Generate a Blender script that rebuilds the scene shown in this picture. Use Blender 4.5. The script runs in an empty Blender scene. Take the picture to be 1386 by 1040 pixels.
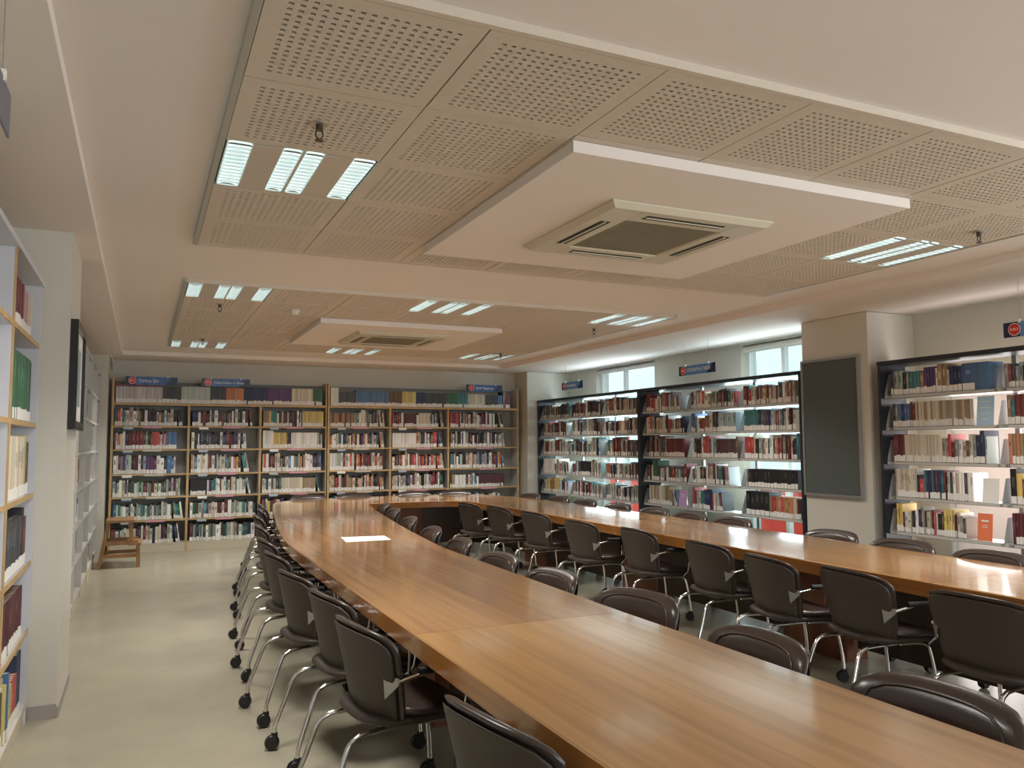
import bpy, bmesh, math, random
from mathutils import Vector, Matrix
random.seed(7)
PI = math.pi
SC = bpy.context.scene
COL = SC.collection

# ------------------------------------------------------------------ camera
RIGHT = Vector((0.90837211, -0.41813277, -0.00501007))
UP = Vector((-0.02655402, -0.06963594, 0.99721899))
FWD = Vector((0.41731883, 0.90571288, 0.07435845))
CAM_H, FPX = 1.55, 1085.6
cam = bpy.data.cameras.new('camera')
cam.sensor_fit = 'HORIZONTAL'; cam.sensor_width = 36.0; cam.lens = 36.0 * FPX / 1386.0
cam.clip_start = 0.05; cam.clip_end = 200
camo = bpy.data.objects.new('camera', cam); COL.objects.link(camo)
m = Matrix((RIGHT, UP, -FWD)).transposed().to_4x4(); m.translation = (0, 0, CAM_H)
camo.matrix_world = m
SC.camera = camo

# ------------------------------------------------------------------ world, lights, exposure
SC.view_settings.view_transform = 'Standard'
SC.view_settings.look = 'None'
SC.view_settings.gamma = 1.0
SC.view_settings.use_curve_mapping = False
SC.view_settings.exposure = 0.22
W = bpy.data.worlds.new('sky'); SC.world = W; W.use_nodes = True
wn = W.node_tree.nodes; wl = W.node_tree.links
bg = wn['Background']; bg.inputs[0].default_value = (0.80, 0.95, 1.0, 1); bg.inputs[1].default_value = 1.9
SC.cycles.use_denoising = True
SC.cycles.max_bounces = 8; SC.cycles.diffuse_bounces = 5; SC.cycles.glossy_bounces = 4
SC.cycles.transparent_max_bounces = 12
SC.cycles.sample_clamp_indirect = 6.0
SC.cycles.caustics_reflective = False; SC.cycles.caustics_refractive = False

def area(name, loc, direction, sx, sy, power, color, spread=180):
    l = bpy.data.lights.new(name, 'AREA'); l.shape = 'RECTANGLE'; l.size = sx; l.size_y = sy
    l.energy = power; l.color = color; l.spread = math.radians(spread)
    o = bpy.data.objects.new(name, l); COL.objects.link(o); o.location = loc
    o.rotation_euler = Vector(direction).to_track_quat('-Z', 'Y').to_euler()
    return o
DAY = (0.74, 0.95, 1.0)
area('daylight_area', (6.93, 10.9, 1.6), (-1, 0, 0), 2.3, 1.55, 85, DAY)
area('daylight_area', (6.93, 7.2, 1.6), (-1, 0, 0), 2.3, 1.45, 85, DAY)
area('daylight_area', (6.93, 4.3, 1.3), (-1, 0, 0), 1.7, 1.7, 40, (1, 0.93, 0.9))
area('daylight_area', (6.93, 0.3, 1.65), (-1, 0, 0), 2.2, 2.6, 120, (0.95, 0.97, 1.0))  # belongs to the out-of-view window added as a light source
area('daylight_area', (3.2, -4.4, 1.65), (0, 1, 0), 5.0, 1.7, 112, (0.98, 0.97, 1.0))  # added light at the unseen front opening, for faces turned to the camera

# ------------------------------------------------------------------ materials
def mat(name, color, rough=0.5, metal=0.0, spec=0.5, coat=0.0, noise=None, bump=None):
    """noise=(scale, amount, stretch xyz) varies the colour, bump=(scale, strength) the relief"""
    M = bpy.data.materials.new(name); M.use_nodes = True
    nt = M.node_tree; b = nt.nodes['Principled BSDF']
    b.inputs['Base Color'].default_value = (*color, 1)
    b.inputs['Roughness'].default_value = rough; b.inputs['Metallic'].default_value = metal
    b.inputs['Specular IOR Level'].default_value = spec
    b.inputs['Coat Weight'].default_value = coat; b.inputs['Coat Roughness'].default_value = 0.08
    tc = None
    if noise or bump:
        tc = nt.nodes.new('ShaderNodeTexCoord')
    if noise:
        mp = nt.nodes.new('ShaderNodeMapping'); mp.inputs['Scale'].default_value = noise[2] if len(noise) > 2 else (1, 1, 1)
        nz = nt.nodes.new('ShaderNodeTexNoise'); nz.inputs['Scale'].default_value = noise[0]; nz.inputs['Detail'].default_value = 5
        rp = nt.nodes.new('ShaderNodeValToRGB')
        a = noise[1]
        rp.color_ramp.elements[0].position = 0.3; rp.color_ramp.elements[1].position = 0.7
        rp.color_ramp.elements[0].color = (*[c * (1 - a) for c in color], 1)
        rp.color_ramp.elements[1].color = (*[min(1, c * (1 + a)) for c in color], 1)
        nt.links.new(tc.outputs['Object'], mp.inputs[0]); nt.links.new(mp.outputs[0], nz.inputs['Vector'])
        nt.links.new(nz.outputs['Fac'], rp.inputs[0]); nt.links.new(rp.outputs[0], b.inputs['Base Color'])
    if bump:
        nb = nt.nodes.new('ShaderNodeTexNoise'); nb.inputs['Scale'].default_value = bump[0]; nb.inputs['Detail'].default_value = 3
        bp = nt.nodes.new('ShaderNodeBump'); bp.inputs['Strength'].default_value = bump[1]; bp.inputs['Distance'].default_value = 0.01
        nt.links.new(tc.outputs['Object'], nb.inputs['Vector']); nt.links.new(nb.outputs['Fac'], bp.inputs['Height'])
        nt.links.new(bp.outputs[0], b.inputs['Normal'])
    return M

def wood(name, light, dark, stretch, rough=0.35, coat=0.0, streak=1.0, vary=False):
    M = bpy.data.materials.new(name); M.use_nodes = True
    nt = M.node_tree; b = nt.nodes['Principled BSDF']
    tc = nt.nodes.new('ShaderNodeTexCoord')
    mp = nt.nodes.new('ShaderNodeMapping'); mp.inputs['Scale'].default_value = stretch
    n1 = nt.nodes.new('ShaderNodeTexNoise'); n1.inputs['Scale'].default_value = 1.0; n1.inputs['Detail'].default_value = 2.5; n1.inputs['Roughness'].default_value = 0.5
    n2 = nt.nodes.new('ShaderNodeTexNoise'); n2.inputs['Scale'].default_value = 0.22; n2.inputs['Detail'].default_value = 2
    ad = nt.nodes.new('ShaderNodeMath'); ad.operation = 'MULTIPLY_ADD'; ad.inputs[1].default_value = 0.6
    rp = nt.nodes.new('ShaderNodeValToRGB')
    rp.color_ramp.elements[0].position = 0.60 - 0.2 * streak; rp.color_ramp.elements[0].color = (*dark, 1)
    rp.color_ramp.elements[1].position = 0.80; rp.color_ramp.elements[1].color = (*light, 1)
    nt.links.new(tc.outputs['Object'], mp.inputs[0])
    if vary:
        oi = nt.nodes.new('ShaderNodeObjectInfo'); va = nt.nodes.new('ShaderNodeVectorMath'); va.operation = 'ADD'
        sc = nt.nodes.new('ShaderNodeMath'); sc.operation = 'MULTIPLY'; sc.inputs[1].default_value = 40
        nt.links.new(oi.outputs['Random'], sc.inputs[0]); nt.links.new(mp.outputs[0], va.inputs[0]); nt.links.new(sc.outputs[0], va.inputs[1])
        src = va.outputs[0]
    else:
        src = mp.outputs[0]
    nt.links.new(src, n1.inputs['Vector']); nt.links.new(src, n2.inputs['Vector'])
    nt.links.new(n2.outputs['Fac'], ad.inputs[0]); nt.links.new(n1.outputs['Fac'], ad.inputs[2])
    sb = nt.nodes.new('ShaderNodeMath'); sb.operation = 'MULTIPLY'; sb.inputs[1].default_value = 0.85
    nt.links.new(ad.outputs[0], sb.inputs[0]); nt.links.new(sb.outputs[0], rp.inputs[0])
    nt.links.new(rp.outputs[0], b.inputs['Base Color'])
    b.inputs['Roughness'].default_value = rough; b.inputs['Coat Weight'].default_value = coat; b.inputs['Coat Roughness'].default_value = 0.09
    b.inputs['Coat IOR'].default_value = 1.6
    return M

def emit(name, color, strength):
    M = bpy.data.materials.new(name); M.use_nodes = True
    b = M.node_tree.nodes['Principled BSDF']
    b.inputs['Base Color'].default_value = (0.8, 0.8, 0.8, 1)
    b.inputs['Emission Color'].default_value = (*color, 1); b.inputs['Emission Strength'].default_value = strength
    return M

def lamp_glow():
    """lit reflector strip: bands across where the louvre blades catch the tube"""
    M = bpy.data.materials.new('lamp reflector glow'); M.use_nodes = True
    nt = M.node_tree; b = nt.nodes['Principled BSDF']
    tc = nt.nodes.new('ShaderNodeTexCoord'); wv = nt.nodes.new('ShaderNodeTexWave'); wv.bands_direction = 'Y'
    wv.inputs['Scale'].default_value = 7.0; wv.inputs['Distortion'].default_value = 1.2; wv.inputs['Detail'].default_value = 2
    rp = nt.nodes.new('ShaderNodeValToRGB')
    rp.color_ramp.elements[0].color = (0.45, 0.66, 0.66, 1); rp.color_ramp.elements[1].color = (0.80, 0.98, 1.0, 1)
    nt.links.new(tc.outputs['Object'], wv.inputs['Vector']); nt.links.new(wv.outputs['Fac'], rp.inputs[0])
    nt.links.new(rp.outputs[0], b.inputs['Emission Color']); b.inputs['Emission Strength'].default_value = 0.88
    b.inputs['Base Color'].default_value = (0.6, 0.7, 0.7, 1)
    return M

def attr_mat(name, rough=0.5):
    M = bpy.data.materials.new(name); M.use_nodes = True
    nt = M.node_tree; b = nt.nodes['Principled BSDF']
    a = nt.nodes.new('ShaderNodeAttribute'); a.attribute_name = 'Col'
    nt.links.new(a.outputs['Color'], b.inputs['Base Color']); b.inputs['Roughness'].default_value = rough
    return M

def thin_glass(name, tint=(0.9, 0.97, 0.97)):
    M = bpy.data.materials.new(name); M.use_nodes = True
    nt = M.node_tree; nt.nodes.remove(nt.nodes['Principled BSDF'])
    out = nt.nodes['Material Output']
    t = nt.nodes.new('ShaderNodeBsdfTransparent'); t.inputs[0].default_value = (*tint, 1)
    g = nt.nodes.new('ShaderNodeBsdfGlossy'); g.inputs['Roughness'].default_value = 0.02
    mx = nt.nodes.new('ShaderNodeMixShader'); mx.inputs[0].default_value = 0.06
    nt.links.new(t.outputs[0], mx.inputs[1]); nt.links.new(g.outputs[0], mx.inputs[2]); nt.links.new(mx.outputs[0], out.inputs[0])
    return M

def shade_mat(name, color):
    M = bpy.data.materials.new(name); M.use_nodes = True
    nt = M.node_tree; nt.nodes.remove(nt.nodes['Principled BSDF']); out = nt.nodes['Material Output']
    d = nt.nodes.new('ShaderNodeBsdfDiffuse'); d.inputs[0].default_value = (*color, 1)
    t = nt.nodes.new('ShaderNodeBsdfTranslucent'); t.inputs[0].default_value = (*color, 1)
    mx = nt.nodes.new('ShaderNodeMixShader'); mx.inputs[0].default_value = 0.6
    nt.links.new(d.outputs[0], mx.inputs[1]); nt.links.new(t.outputs[0], mx.inputs[2]); nt.links.new(mx.outputs[0], out.inputs[0])
    return M

M = dict(
    wall=mat('wall paint', (0.62, 0.60, 0.53), 0.7, noise=(0.8, 0.03), bump=(120, 0.05)),
    ceil=mat('ceiling paint', (0.80, 0.745, 0.70), 0.75, noise=(0.6, 0.02), bump=(90, 0.04)),
    white=mat('white trim', (0.72, 0.70, 0.66), 0.5),
    floor=mat('vinyl floor', (0.385, 0.36, 0.275), 0.24, spec=0.45, noise=(2.5, 0.06), bump=(60, 0.02)),
    base=mat('grey skirting', (0.36, 0.33, 0.32), 0.5),
    tile=mat('perforated tile', (0.62, 0.55, 0.46), 0.7, noise=(30, 0.03)),
    tileback=mat('black acoustic felt', (0.03, 0.028, 0.025), 0.9),
    trimgrey=mat('grey metal trim', (0.42, 0.41, 0.36), 0.45, metal=0.2),
    table=wood('varnished table veneer', (0.47, 0.245, 0.095), (0.25, 0.115, 0.042), (30, 0.7, 30), 0.285, 1.0, 1.0, True),
    tablegold=wood('varnished table veneer, paler', (0.54, 0.30, 0.115), (0.33, 0.165, 0.055), (30, 0.7, 30), 0.285, 1.0, 1.0, True),
    edge=wood('table edge veneer', (0.40, 0.17, 0.045), (0.24, 0.09, 0.022), (6, 1.2, 40), 0.22, 0.3, 1.0),
    pedestal=wood('red-brown pedestal', (0.22, 0.075, 0.03), (0.13, 0.04, 0.016), (14, 14, 1.2), 0.4),
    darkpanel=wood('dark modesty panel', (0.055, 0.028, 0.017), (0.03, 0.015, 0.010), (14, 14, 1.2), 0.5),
    oak=wood('light oak edge', (0.56, 0.38, 0.18), (0.42, 0.27, 0.115), (8, 8, 8), 0.45),
    shelfgrey=mat('white melamine', (0.56, 0.55, 0.52), 0.45),
    backpanel=mat('grey melamine back', (0.33, 0.325, 0.29), 0.6),
    caseblue=mat('bluish white melamine', (0.60, 0.61, 0.64), 0.4),
    plinth=mat('cream plinth', (0.60, 0.55, 0.44), 0.5),
    pinklab=mat('pink shelf label', (0.66, 0.33, 0.38), 0.5),
    bluelab=mat('pale blue shelf label', (0.42, 0.50, 0.56), 0.4),
    whitelab=mat('white paper', (0.88, 0.87, 0.84), 0.6),
    rack=mat('dark navy steel', (0.025, 0.030, 0.040), 0.4, metal=0.1),
    rackgrey=mat('grey enamelled steel', (0.36, 0.37, 0.36), 0.4),
    vinyl=mat('dark brown vinyl', (0.040, 0.027, 0.023), 0.30, spec=0.55, coat=0.15, bump=(180, 0.08)),
    shell=mat('brown plastic shell', (0.058, 0.042, 0.034), 0.5, spec=0.4),
    chrome=mat('chrome tube', (0.72, 0.71, 0.69), 0.14, metal=1.0),
    steelplate=mat('brushed steel plate', (0.46, 0.45, 0.41), 0.35, metal=0.7),
    black=mat('black plastic', (0.012, 0.012, 0.013), 0.45),
    board=mat('grey green felt board', (0.085, 0.105, 0.103), 0.7, noise=(60, 0.05)),
    alu=mat('aluminium frame', (0.38, 0.39, 0.39), 0.35, metal=0.6),
    acwhite=mat('cream plastic', (0.60, 0.56, 0.44), 0.4),
    acgrille=mat('olive grey grille', (0.27, 0.245, 0.17), 0.5),
    dark=mat('dark slot', (0.02, 0.018, 0.015), 0.7),
    lampbody=mat('grey lamp tray', (0.55, 0.50, 0.42), 0.45),
    lampglow=lamp_glow(),
    brass=mat('dull sprinkler metal', (0.10, 0.075, 0.06), 0.35, metal=0.8),
    signblue=mat('sign blue print', (0.045, 0.125, 0.32), 0.35, noise=(9, 0.35)),
    signlight=mat('sign light blue print', (0.10, 0.27, 0.60), 0.35),
    signnavy=mat('sign navy print', (0.018, 0.028, 0.085), 0.35),
    signred=mat('sign red badge', (0.65, 0.045, 0.04), 0.4),
    signgrey=mat('sign grey back', (0.14, 0.145, 0.19), 0.4),
    stool=wood('stool wood', (0.36, 0.20, 0.085), (0.24, 0.125, 0.05), (10, 10, 10), 0.45),
    frameblack=mat('black picture frame', (0.012, 0.013, 0.013), 0.25),
    card=mat('beige cardboard', (0.42, 0.37, 0.27), 0.7),
    pvc=mat('white window frame', (0.74, 0.76, 0.76), 0.35),
    glass=thin_glass('window glass'),
    blind=shade_mat('white roller blind', (0.80, 0.84, 0.80)),
    pinkblind=shade_mat('pinkish roller blind', (0.95, 0.84, 0.81)),
    red=mat('red awning', (0.80, 0.06, 0.035), 0.6),
    yellow=mat('yellow stripe', (0.85, 0.50, 0.06), 0.6),
    ground=mat('pale pavement', (0.62, 0.60, 0.57), 0.8, noise=(4, 0.08)),
    facade=mat('pale facade', (0.75, 0.77, 0.78), 0.8, noise=(2, 0.04)),
    books=attr_mat('book cloth and paper', 0.5),
)

# ------------------------------------------------------------------ mesh helpers
class MB:
    def __init__(s): s.v = []; s.f = []; s.mi = []; s.sm = []; s.c = []
    def add(s, vs, fs, mi=0, smooth=False, col=None):
        o = len(s.v); s.v += [tuple(p) for p in vs]
        for f in fs:
            s.f.append([i + o for i in f]); s.mi.append(mi); s.sm.append(smooth); s.c.append(col)
    def box(s, x0, x1, y0, y1, z0, z1, mi=0, col=None):
        s.add([(x0,y0,z0),(x1,y0,z0),(x1,y1,z0),(x0,y1,z0),(x0,y0,z1),(x1,y0,z1),(x1,y1,z1),(x0,y1,z1)],
              [(0,3,2,1),(4,5,6,7),(0,1,5,4),(1,2,6,5),(2,3,7,6),(3,0,4,7)], mi, False, col)
    def bar(s, a, b, w, d, mi=0):
        """square bar from a to b, w across, d deep"""
        a, b = Vector(a), Vector(b); t = (b - a).normalized()
        up = Vector((0, 1, 0)) if abs(t.y) < 0.9 else Vector((1, 0, 0))
        x = t.cross(up).normalized() * w / 2; y = t.cross(x).normalized() * d / 2
        vs = [p + i * x + j * y for p in (a, b) for i, j in ((-1,-1),(1,-1),(1,1),(-1,1))]
        s.add(vs, [(3,2,1,0),(4,5,6,7),(0,1,5,4),(1,2,6,5),(2,3,7,6),(3,0,4,7)], mi)
    def tube(s, pts, r, n=8, mi=0, closed_ends=True):
        pts = [Vector(p) for p in pts]; rings = []
        prev = None
        for i, p in enumerate(pts):
            t = (pts[min(i+1, len(pts)-1)] - pts[max(i-1, 0)]).normalized()
            if prev is None:
                x = t.cross(Vector((0, 0, 1)) if abs(t.z) < 0.9 else Vector((1, 0, 0))).normalized()
            else:
                x = (prev - t * prev.dot(t)).normalized()
            prev = x; y = t.cross(x)
            rings.append([p + r * (math.cos(2*PI*k/n) * x + math.sin(2*PI*k/n) * y) for k in range(n)])
        vs = [q for rg in rings for q in rg]; fs = []
        for i in range(len(pts) - 1):
            for k in range(n):
                fs.append((i*n+k, i*n+(k+1) % n, (i+1)*n+(k+1) % n, (i+1)*n+k))
        s.add(vs, fs, mi, True)
        if closed_ends:
            s.add(rings[0], [tuple(range(n))[::-1]], mi); s.add(rings[-1], [tuple(range(n))], mi)
    def disc(s, c, axis, r, h, n=20, mi=0, r2=None):
        c = Vector(c); a = Vector(axis).normalized(); r2 = r if r2 is None else r2
        x = a.cross(Vector((0, 0, 1)) if abs(a.z) < 0.9 else Vector((1, 0, 0))).normalized(); y = a.cross(x)
        lo = [c + r * (math.cos(2*PI*k/n) * x + math.sin(2*PI*k/n) * y) for k in range(n)]
        hi = [c + a * h + r2 * (math.cos(2*PI*k/n) * x + math.sin(2*PI*k/n) * y) for k in range(n)]
        s.add(lo + hi, [(k, (k+1) % n, n+(k+1) % n, n+k) for k in range(n)], mi, True)
        s.add(lo, [tuple(range(n))[::-1]], mi); s.add(hi, [tuple(range(n))], mi)
    def prism(s, poly, z0, z1, mi=0, axis='z'):
        n = len(poly)
        def P(p, h):
            return {'z': (p[0], p[1], h), 'y': (p[0], h, p[1]), 'x': (h, p[0], p[1])}[axis]
        vs = [P(p, z0) for p in poly] + [P(p, z1) for p in poly]
        s.add(vs, [tuple(range(n))[::-1], tuple(range(n, 2*n))] + [(i, (i+1) % n, n+(i+1) % n, n+i) for i in range(n)], mi)
    def pillow(s, fmap, tf, tb, n=4.0, rings=7, seg=36, p=4.0, mi=0):
        """closed cushion over a rounded-rectangle outline; fmap(u, v, t) -> point"""
        def pt(k, th, side):
            q = math.sin(k / rings * PI / 2)
            c, si = math.cos(th), math.sin(th)
            e = (abs(c)**n + abs(si)**n) ** (-1 / n)
            u, v = q * e * c, q * e * si
            h = (max(0.0, 1 - q**p)) ** 0.5
            return fmap(u, v, (tf if side > 0 else -tb) * h)
        vs = [pt(0, 0, 1), pt(0, 0, -1)]; idx = {}
        for side in (1, -1):
            for k in range(1, rings + (1 if side > 0 else 0)):
                for j in range(seg):
                    idx[side, k, j] = len(vs); vs.append(pt(k, 2*PI*j/seg, side))
        for j in range(seg): idx[-1, rings, j] = idx[1, rings, j]
        fs = []
        for j in range(seg):
            j2 = (j + 1) % seg
            fs.append((0, idx[1,1,j], idx[1,1,j2])); fs.append((1, idx[-1,1,j2], idx[-1,1,j]))
            for k in range(1, rings):
                fs.append((idx[1,k,j], idx[1,k+1,j], idx[1,k+1,j2], idx[1,k,j2]))
                fs.append((idx[-1,k,j2], idx[-1,k+1,j2], idx[-1,k+1,j], idx[-1,k,j]))
        s.add(vs, fs, mi, True)
    def mesh(s, name, mats, fix=False):
        me = bpy.data.meshes.new(name)
        me.from_pydata(s.v, [], s.f)
        for mm in (mats if isinstance(mats, (list, tuple)) else [mats]): me.materials.append(mm)
        me.polygons.foreach_set('material_index', s.mi); me.polygons.foreach_set('use_smooth', s.sm)
        if any(c is not None for c in s.c):
            at = me.color_attributes.new('Col', 'FLOAT_COLOR', 'CORNER'); buf = []
            for f, c in zip(s.f, s.c): buf += list((*c, 1.0)) * len(f)
            at.data.foreach_set('color', buf)
        if fix:
            b = bmesh.new(); b.from_mesh(me); bmesh.ops.recalc_face_normals(b, faces=b.faces); b.to_mesh(me); b.free()
        me.update()
        return me
    def build(s, name, mats, parent=None, off=(0, 0, 0), fix=False):
        if any(off): s.v = [(a[0]-off[0], a[1]-off[1], a[2]-off[2]) for a in s.v]
        o = bpy.data.objects.new(name, s.mesh(name, mats, fix)); COL.objects.link(o)
        if parent: o.parent = parent
        return o

def tag(o, label=None, cat=None, group=None, kind=None):
    if label: o['label'] = label
    if cat: o['category'] = cat
    if group: o['group'] = group
    if kind: o['kind'] = kind
    return o
def empty(name, loc, label=None, cat=None, group=None, kind=None, rz=0):
    o = bpy.data.objects.new(name, None); COL.objects.link(o); o.location = loc; o.rotation_euler = (0, 0, rz)
    o.empty_display_size = 0.1
    return tag(o, label, cat, group, kind)
def copy_tree(o, parent=None):
    c = o.copy(); COL.objects.link(c)
    if parent: c.parent = parent
    for ch in list(o.children): copy_tree(ch, c)
    return c
def boxpart(name, m_, parent, off, *b, label=None):
    mb = MB(); mb.box(*b); o = mb.build(name, m_, parent, off)
    if label: o['label'] = label
    return o
def struct(name, m_, boxes, label=None, parent=None):
    mb = MB()
    for b in boxes: mb.box(*b)
    o = mb.build(name, m_, parent)
    if parent is None: o['kind'] = 'structure'
    if label: o['label'] = label
    return o
def text(name, body, size, m_, parent, loc, rot, squeeze=1.0, align='LEFT'):
    cu = bpy.data.curves.new(name, 'FONT'); cu.body = body; cu.size = size; cu.extrude = 0.0006
    cu.align_x = align; cu.align_y = 'CENTER'; cu.resolution_u = 3
    cu.materials.append(m_)
    tmp = bpy.data.objects.new(name, cu); COL.objects.link(tmp)
    me = bpy.data.meshes.new_from_object(tmp); me.name = name
    bpy.data.objects.remove(tmp); bpy.data.curves.remove(cu)
    o = bpy.data.objects.new(name, me); COL.objects.link(o); o.parent = parent
    o.location = loc; o.rotation_euler = rot; o.scale = (squeeze, 1, 1)
    return o
ORD = ['first','second','third','fourth','fifth','sixth','seventh','eighth','ninth','tenth','eleventh','twelfth','thirteenth','fourteenth','fifteenth','sixteenth','seventeenth','eighteenth','nineteenth']
TENS = {20: 'twent', 30: 'thirt', 40: 'fort', 50: 'fift', 60: 'sixt', 70: 'sevent'}
def ordinal(n):
    if n <= 19: return ORD[n-1]
    if n >= 80: return '%dth' % n
    t, r = n // 10 * 10, n % 10
    return TENS[t] + 'ieth' if r == 0 else TENS[t] + 'y-' + ORD[r-1]

# ------------------------------------------------------------------ room shell
XL, XR, YF, YB = -0.92, 7.0, -4.5, 13.26
ZS, ZC, ZR, ZA = 2.825, 2.88, 2.85, 2.795
struct('floor', M['floor'], [(XL-.2, XR+.25, YF-.2, YB+.2, -0.1, 0)])
ceiling = struct('ceiling', M['ceil'], [(XL-.2, XR+.25, YF-.2, YB+.2, ZC, ZC+.15)])
struct('trim_1', M['ceil'], [(XL, -0.28, YF, YB, ZS, ZC)], 'lowered ceiling border along the aisle wall')
struct('trim_2', M['ceil'], [(-0.28, 5.53, 12.42, YB, ZS, ZC)], 'lowered ceiling border above the far bookcases')
struct('trim_3', M['ceil'], [(5.53, XR, YF, YB, ZS-.005, ZC)], 'lowered ceiling border along the window wall')
struct('wall_back', M['wall'], [(XL-.2, XR+.25, YB, YB+.2, 0, ZC)])
struct('wall_left', M['wall'], [(XL-.2, XL, YF, YB, 0, ZC)])
struct('wall_front', M['wall'], [(XL-.2, 0.6, YF-.2, YF, 0, ZC), (0.6, 5.8, YF-.2, YF, 0, 0.8), (0.6, 5.8, YF-.2, YF, 2.5, ZC), (5.8, XR+.25, YF-.2, YF, 0, ZC)])  # wall behind the camera; its window opening is added as a light source
# openings of the window wall: (y0, y1, z0, z1)
OPEN = [(10.05, 11.76, 0.35, 2.80), (6.35, 8.12, 0.35, 2.80), (3.3, 5.25, 0.35, 2.12), (-1.0, 1.6, 0.5, 2.75)]
bx = []; yy = YB
for y0, y1, z0, z1 in OPEN:
    bx.append((XR, XR+.25, y1, yy, 0, ZC)); bx.append((XR, XR+.25, y0, y1, 0, z0)); bx.append((XR, XR+.25, y0, y1, z1, ZC)); yy = y0
bx.append((XR, XR+.25, YF, yy, 0, ZC))
struct('wall_right', M['wall'], bx)
struct('pillar', M['wall'], [(6.36, XR, 5.57, 6.42, 0, ZS-.01)], 'square pillar between the metal racks carrying a felt board')
struct('pillar', M['wall'], [(6.16, XR, 12.73, YB, 0, ZS-.01)], 'corner pillar between far bookcases and metal racks')
struct('pillar', M['wall'], [(XL, -0.405, 5.39, 6.17, 0, ZS)], 'aisle pillar with a black picture frame')
struct('pillar', M['wall'], [(XL, -0.455, 12.56, YB, 0, ZS)], 'narrow corner pier beside the far bookcase')
struct('baseboard_left', M['base'], [(-0.55, -0.4055, 5.378, 5.3895, 0, 0.075), (-0.4045, -0.395, 5.378, 6.18, 0, 0.06)])
struct('baseboard_right', M['base'], [(6.348, 6.36, 5.56, 6.43, 0, 0.08)])

def window(n, y0, y1, z0, z1, mull, blind_to=None, blindmat=None):
    w = empty('window_%d' % n, (XR+.12, (y0+y1)/2, z0), kind='structure'); off = w.location
    mb = MB(); t = .05
    X0, X1 = XR+.09, XR+.15
    mb.box(X0, X1, y0, y0+t, z0, z1); mb.box(X0, X1, y1-t, y1, z0, z1)
    mb.box(X0, X1, y0+t, y1-t, z0, z0+t); mb.box(X0, X1, y0+t, y1-t, z1-t, z1)
    mb.build('window_frame', M['pvc'], w, off)
    ys = [y0+t] + sorted(mull) + [y1-t]
    for q in mull: boxpart('mullion', M['pvc'], w, off, X0, X1, q-.03, q+.03, z0+t, z1-t)
    for a, b in zip(ys[:-1], ys[1:]):
        boxpart('pane', M['glass'], w, off, XR+.115, XR+.121, a+(.03 if a in mull else 0), b-(.03 if b in mull else 0), z0+t, z1-t)
    boxpart('window_sill', M['white'], w, off, XR-.03, XR+.16, y0, y1, z0-.03, z0)
    if blind_to is not None:
        boxpart('roller_blind', blindmat, w, off, XR+.045, XR+.05, y0+.03, y1-.03, blind_to, z1-.05)
        mb = MB(); mb.tube([(XR+.05, y0+.02, z1-.05), (XR+.05, y1-.02, z1-.05)], .035, 10); mb.build('blind_roller', M['white'], w, off)
    return w
window(1, 10.05, 11.76, 0.35, 2.80, [11.02], 2.73, M['blind'])
window(2, 6.35, 8.12, 0.35, 2.80, [7.47], 2.70, M['blind'])
window(3, 3.3, 5.25, 0.35, 2.12, [4.3], 0.42, M['pinkblind'])
window(4, -1.0, 1.6, 0.5, 2.75, [0.3])  # out of view, added as a light source for the near end
# red oval sticker on the glass of the second window
mb = MB(); mb.prism([(7.29+.10*math.cos(2*PI*k/20), 1.13+.075*math.sin(2*PI*k/20)) for k in range(20)], XR+.108, XR+.113, 0, 'x')
tag(mb.build('window_sticker', M['red'], fix=True), 'red oval sticker on the window glass behind the metal rack', 'sticker')
# outside
struct('ground', M['ground'], [(7.3, 40, -20, 40, -0.4, -0.3)])
struct('facade', M['facade'], [(16, 16.5, -8, 32, -0.3, 4.2)], 'pale building across the street')
a = empty('red_awning', (8.6, 9.6, -0.3), 'red awning outside the two windows behind the metal racks', 'awning')
boxpart('awning_cloth', M['red'], a, a.location, 8.45, 9.3, 5.2, 14.5, 0.55, 1.02)
boxpart('valance', M['red'], a, a.location, 8.42, 8.45, 5.2, 14.5, 0.25, 0.95)
boxpart('stripe', M['yellow'], a, a.location, 8.40, 8.42, 5.2, 7.2, 0.32, 0.62, label='yellow stripe')
for y in (5.5, 9.5, 13.8): boxpart('post', M['alu'], a, a.location, 8.6, 8.66, y, y+.06, -0.3, 0.55)

# ------------------------------------------------------------------ suspended tile rafts
PX, PY = 0.672, 0.65
def tile_mesh():
    mb = MB(); n = 16; w, d = PX-.006, PY-.006
    px, py, h = .0345, .0335, .0082
    def cuts(full, p):
        c = [-full/2]
        for i in range(n):
            x = (i-(n-1)/2)*p; c += [x-h, x+h]
        return c + [full/2]
    cx, cy = cuts(w, px), cuts(d, py); nx = len(cx); vs = [(x, y, 0) for y in cy for x in cx]
    up = len(vs); vs += [(x, y, .014) for y in cy for x in cx]
    fs, wf = [], []
    for j in range(nx-1):
        for i in range(nx-1):
            q = (j*nx+i, j*nx+i+1, (j+1)*nx+i+1, (j+1)*nx+i)
            if i % 2 == 1 and j % 2 == 1:
                for k in range(4):
                    wf.append((q[k], q[(k+1) % 4], q[(k+1) % 4]+up, q[k]+up))
            else: fs.append(q[::-1])
    mb.add(vs, fs + wf, 0)
    mb.add([(-w/2,-d/2,.014),(w/2,-d/2,.014),(w/2,d/2,.014),(-w/2,d/2,.014)], [(3,2,1,0)], 1)
    mb.add([(-w/2,-d/2,0),(w/2,-d/2,0),(w/2,d/2,0),(-w/2,d/2,0),(-w/2,-d/2,.014),(w/2,-d/2,.014),(w/2,d/2,.014),(-w/2,d/2,.014)],
           [(0,1,5,4),(1,2,6,5),(2,3,7,6),(3,0,4,7)], 0)
    return mb.mesh('ceiling_tile', [M['tile'], M['tileback']])
TILE = tile_mesh()

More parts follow.
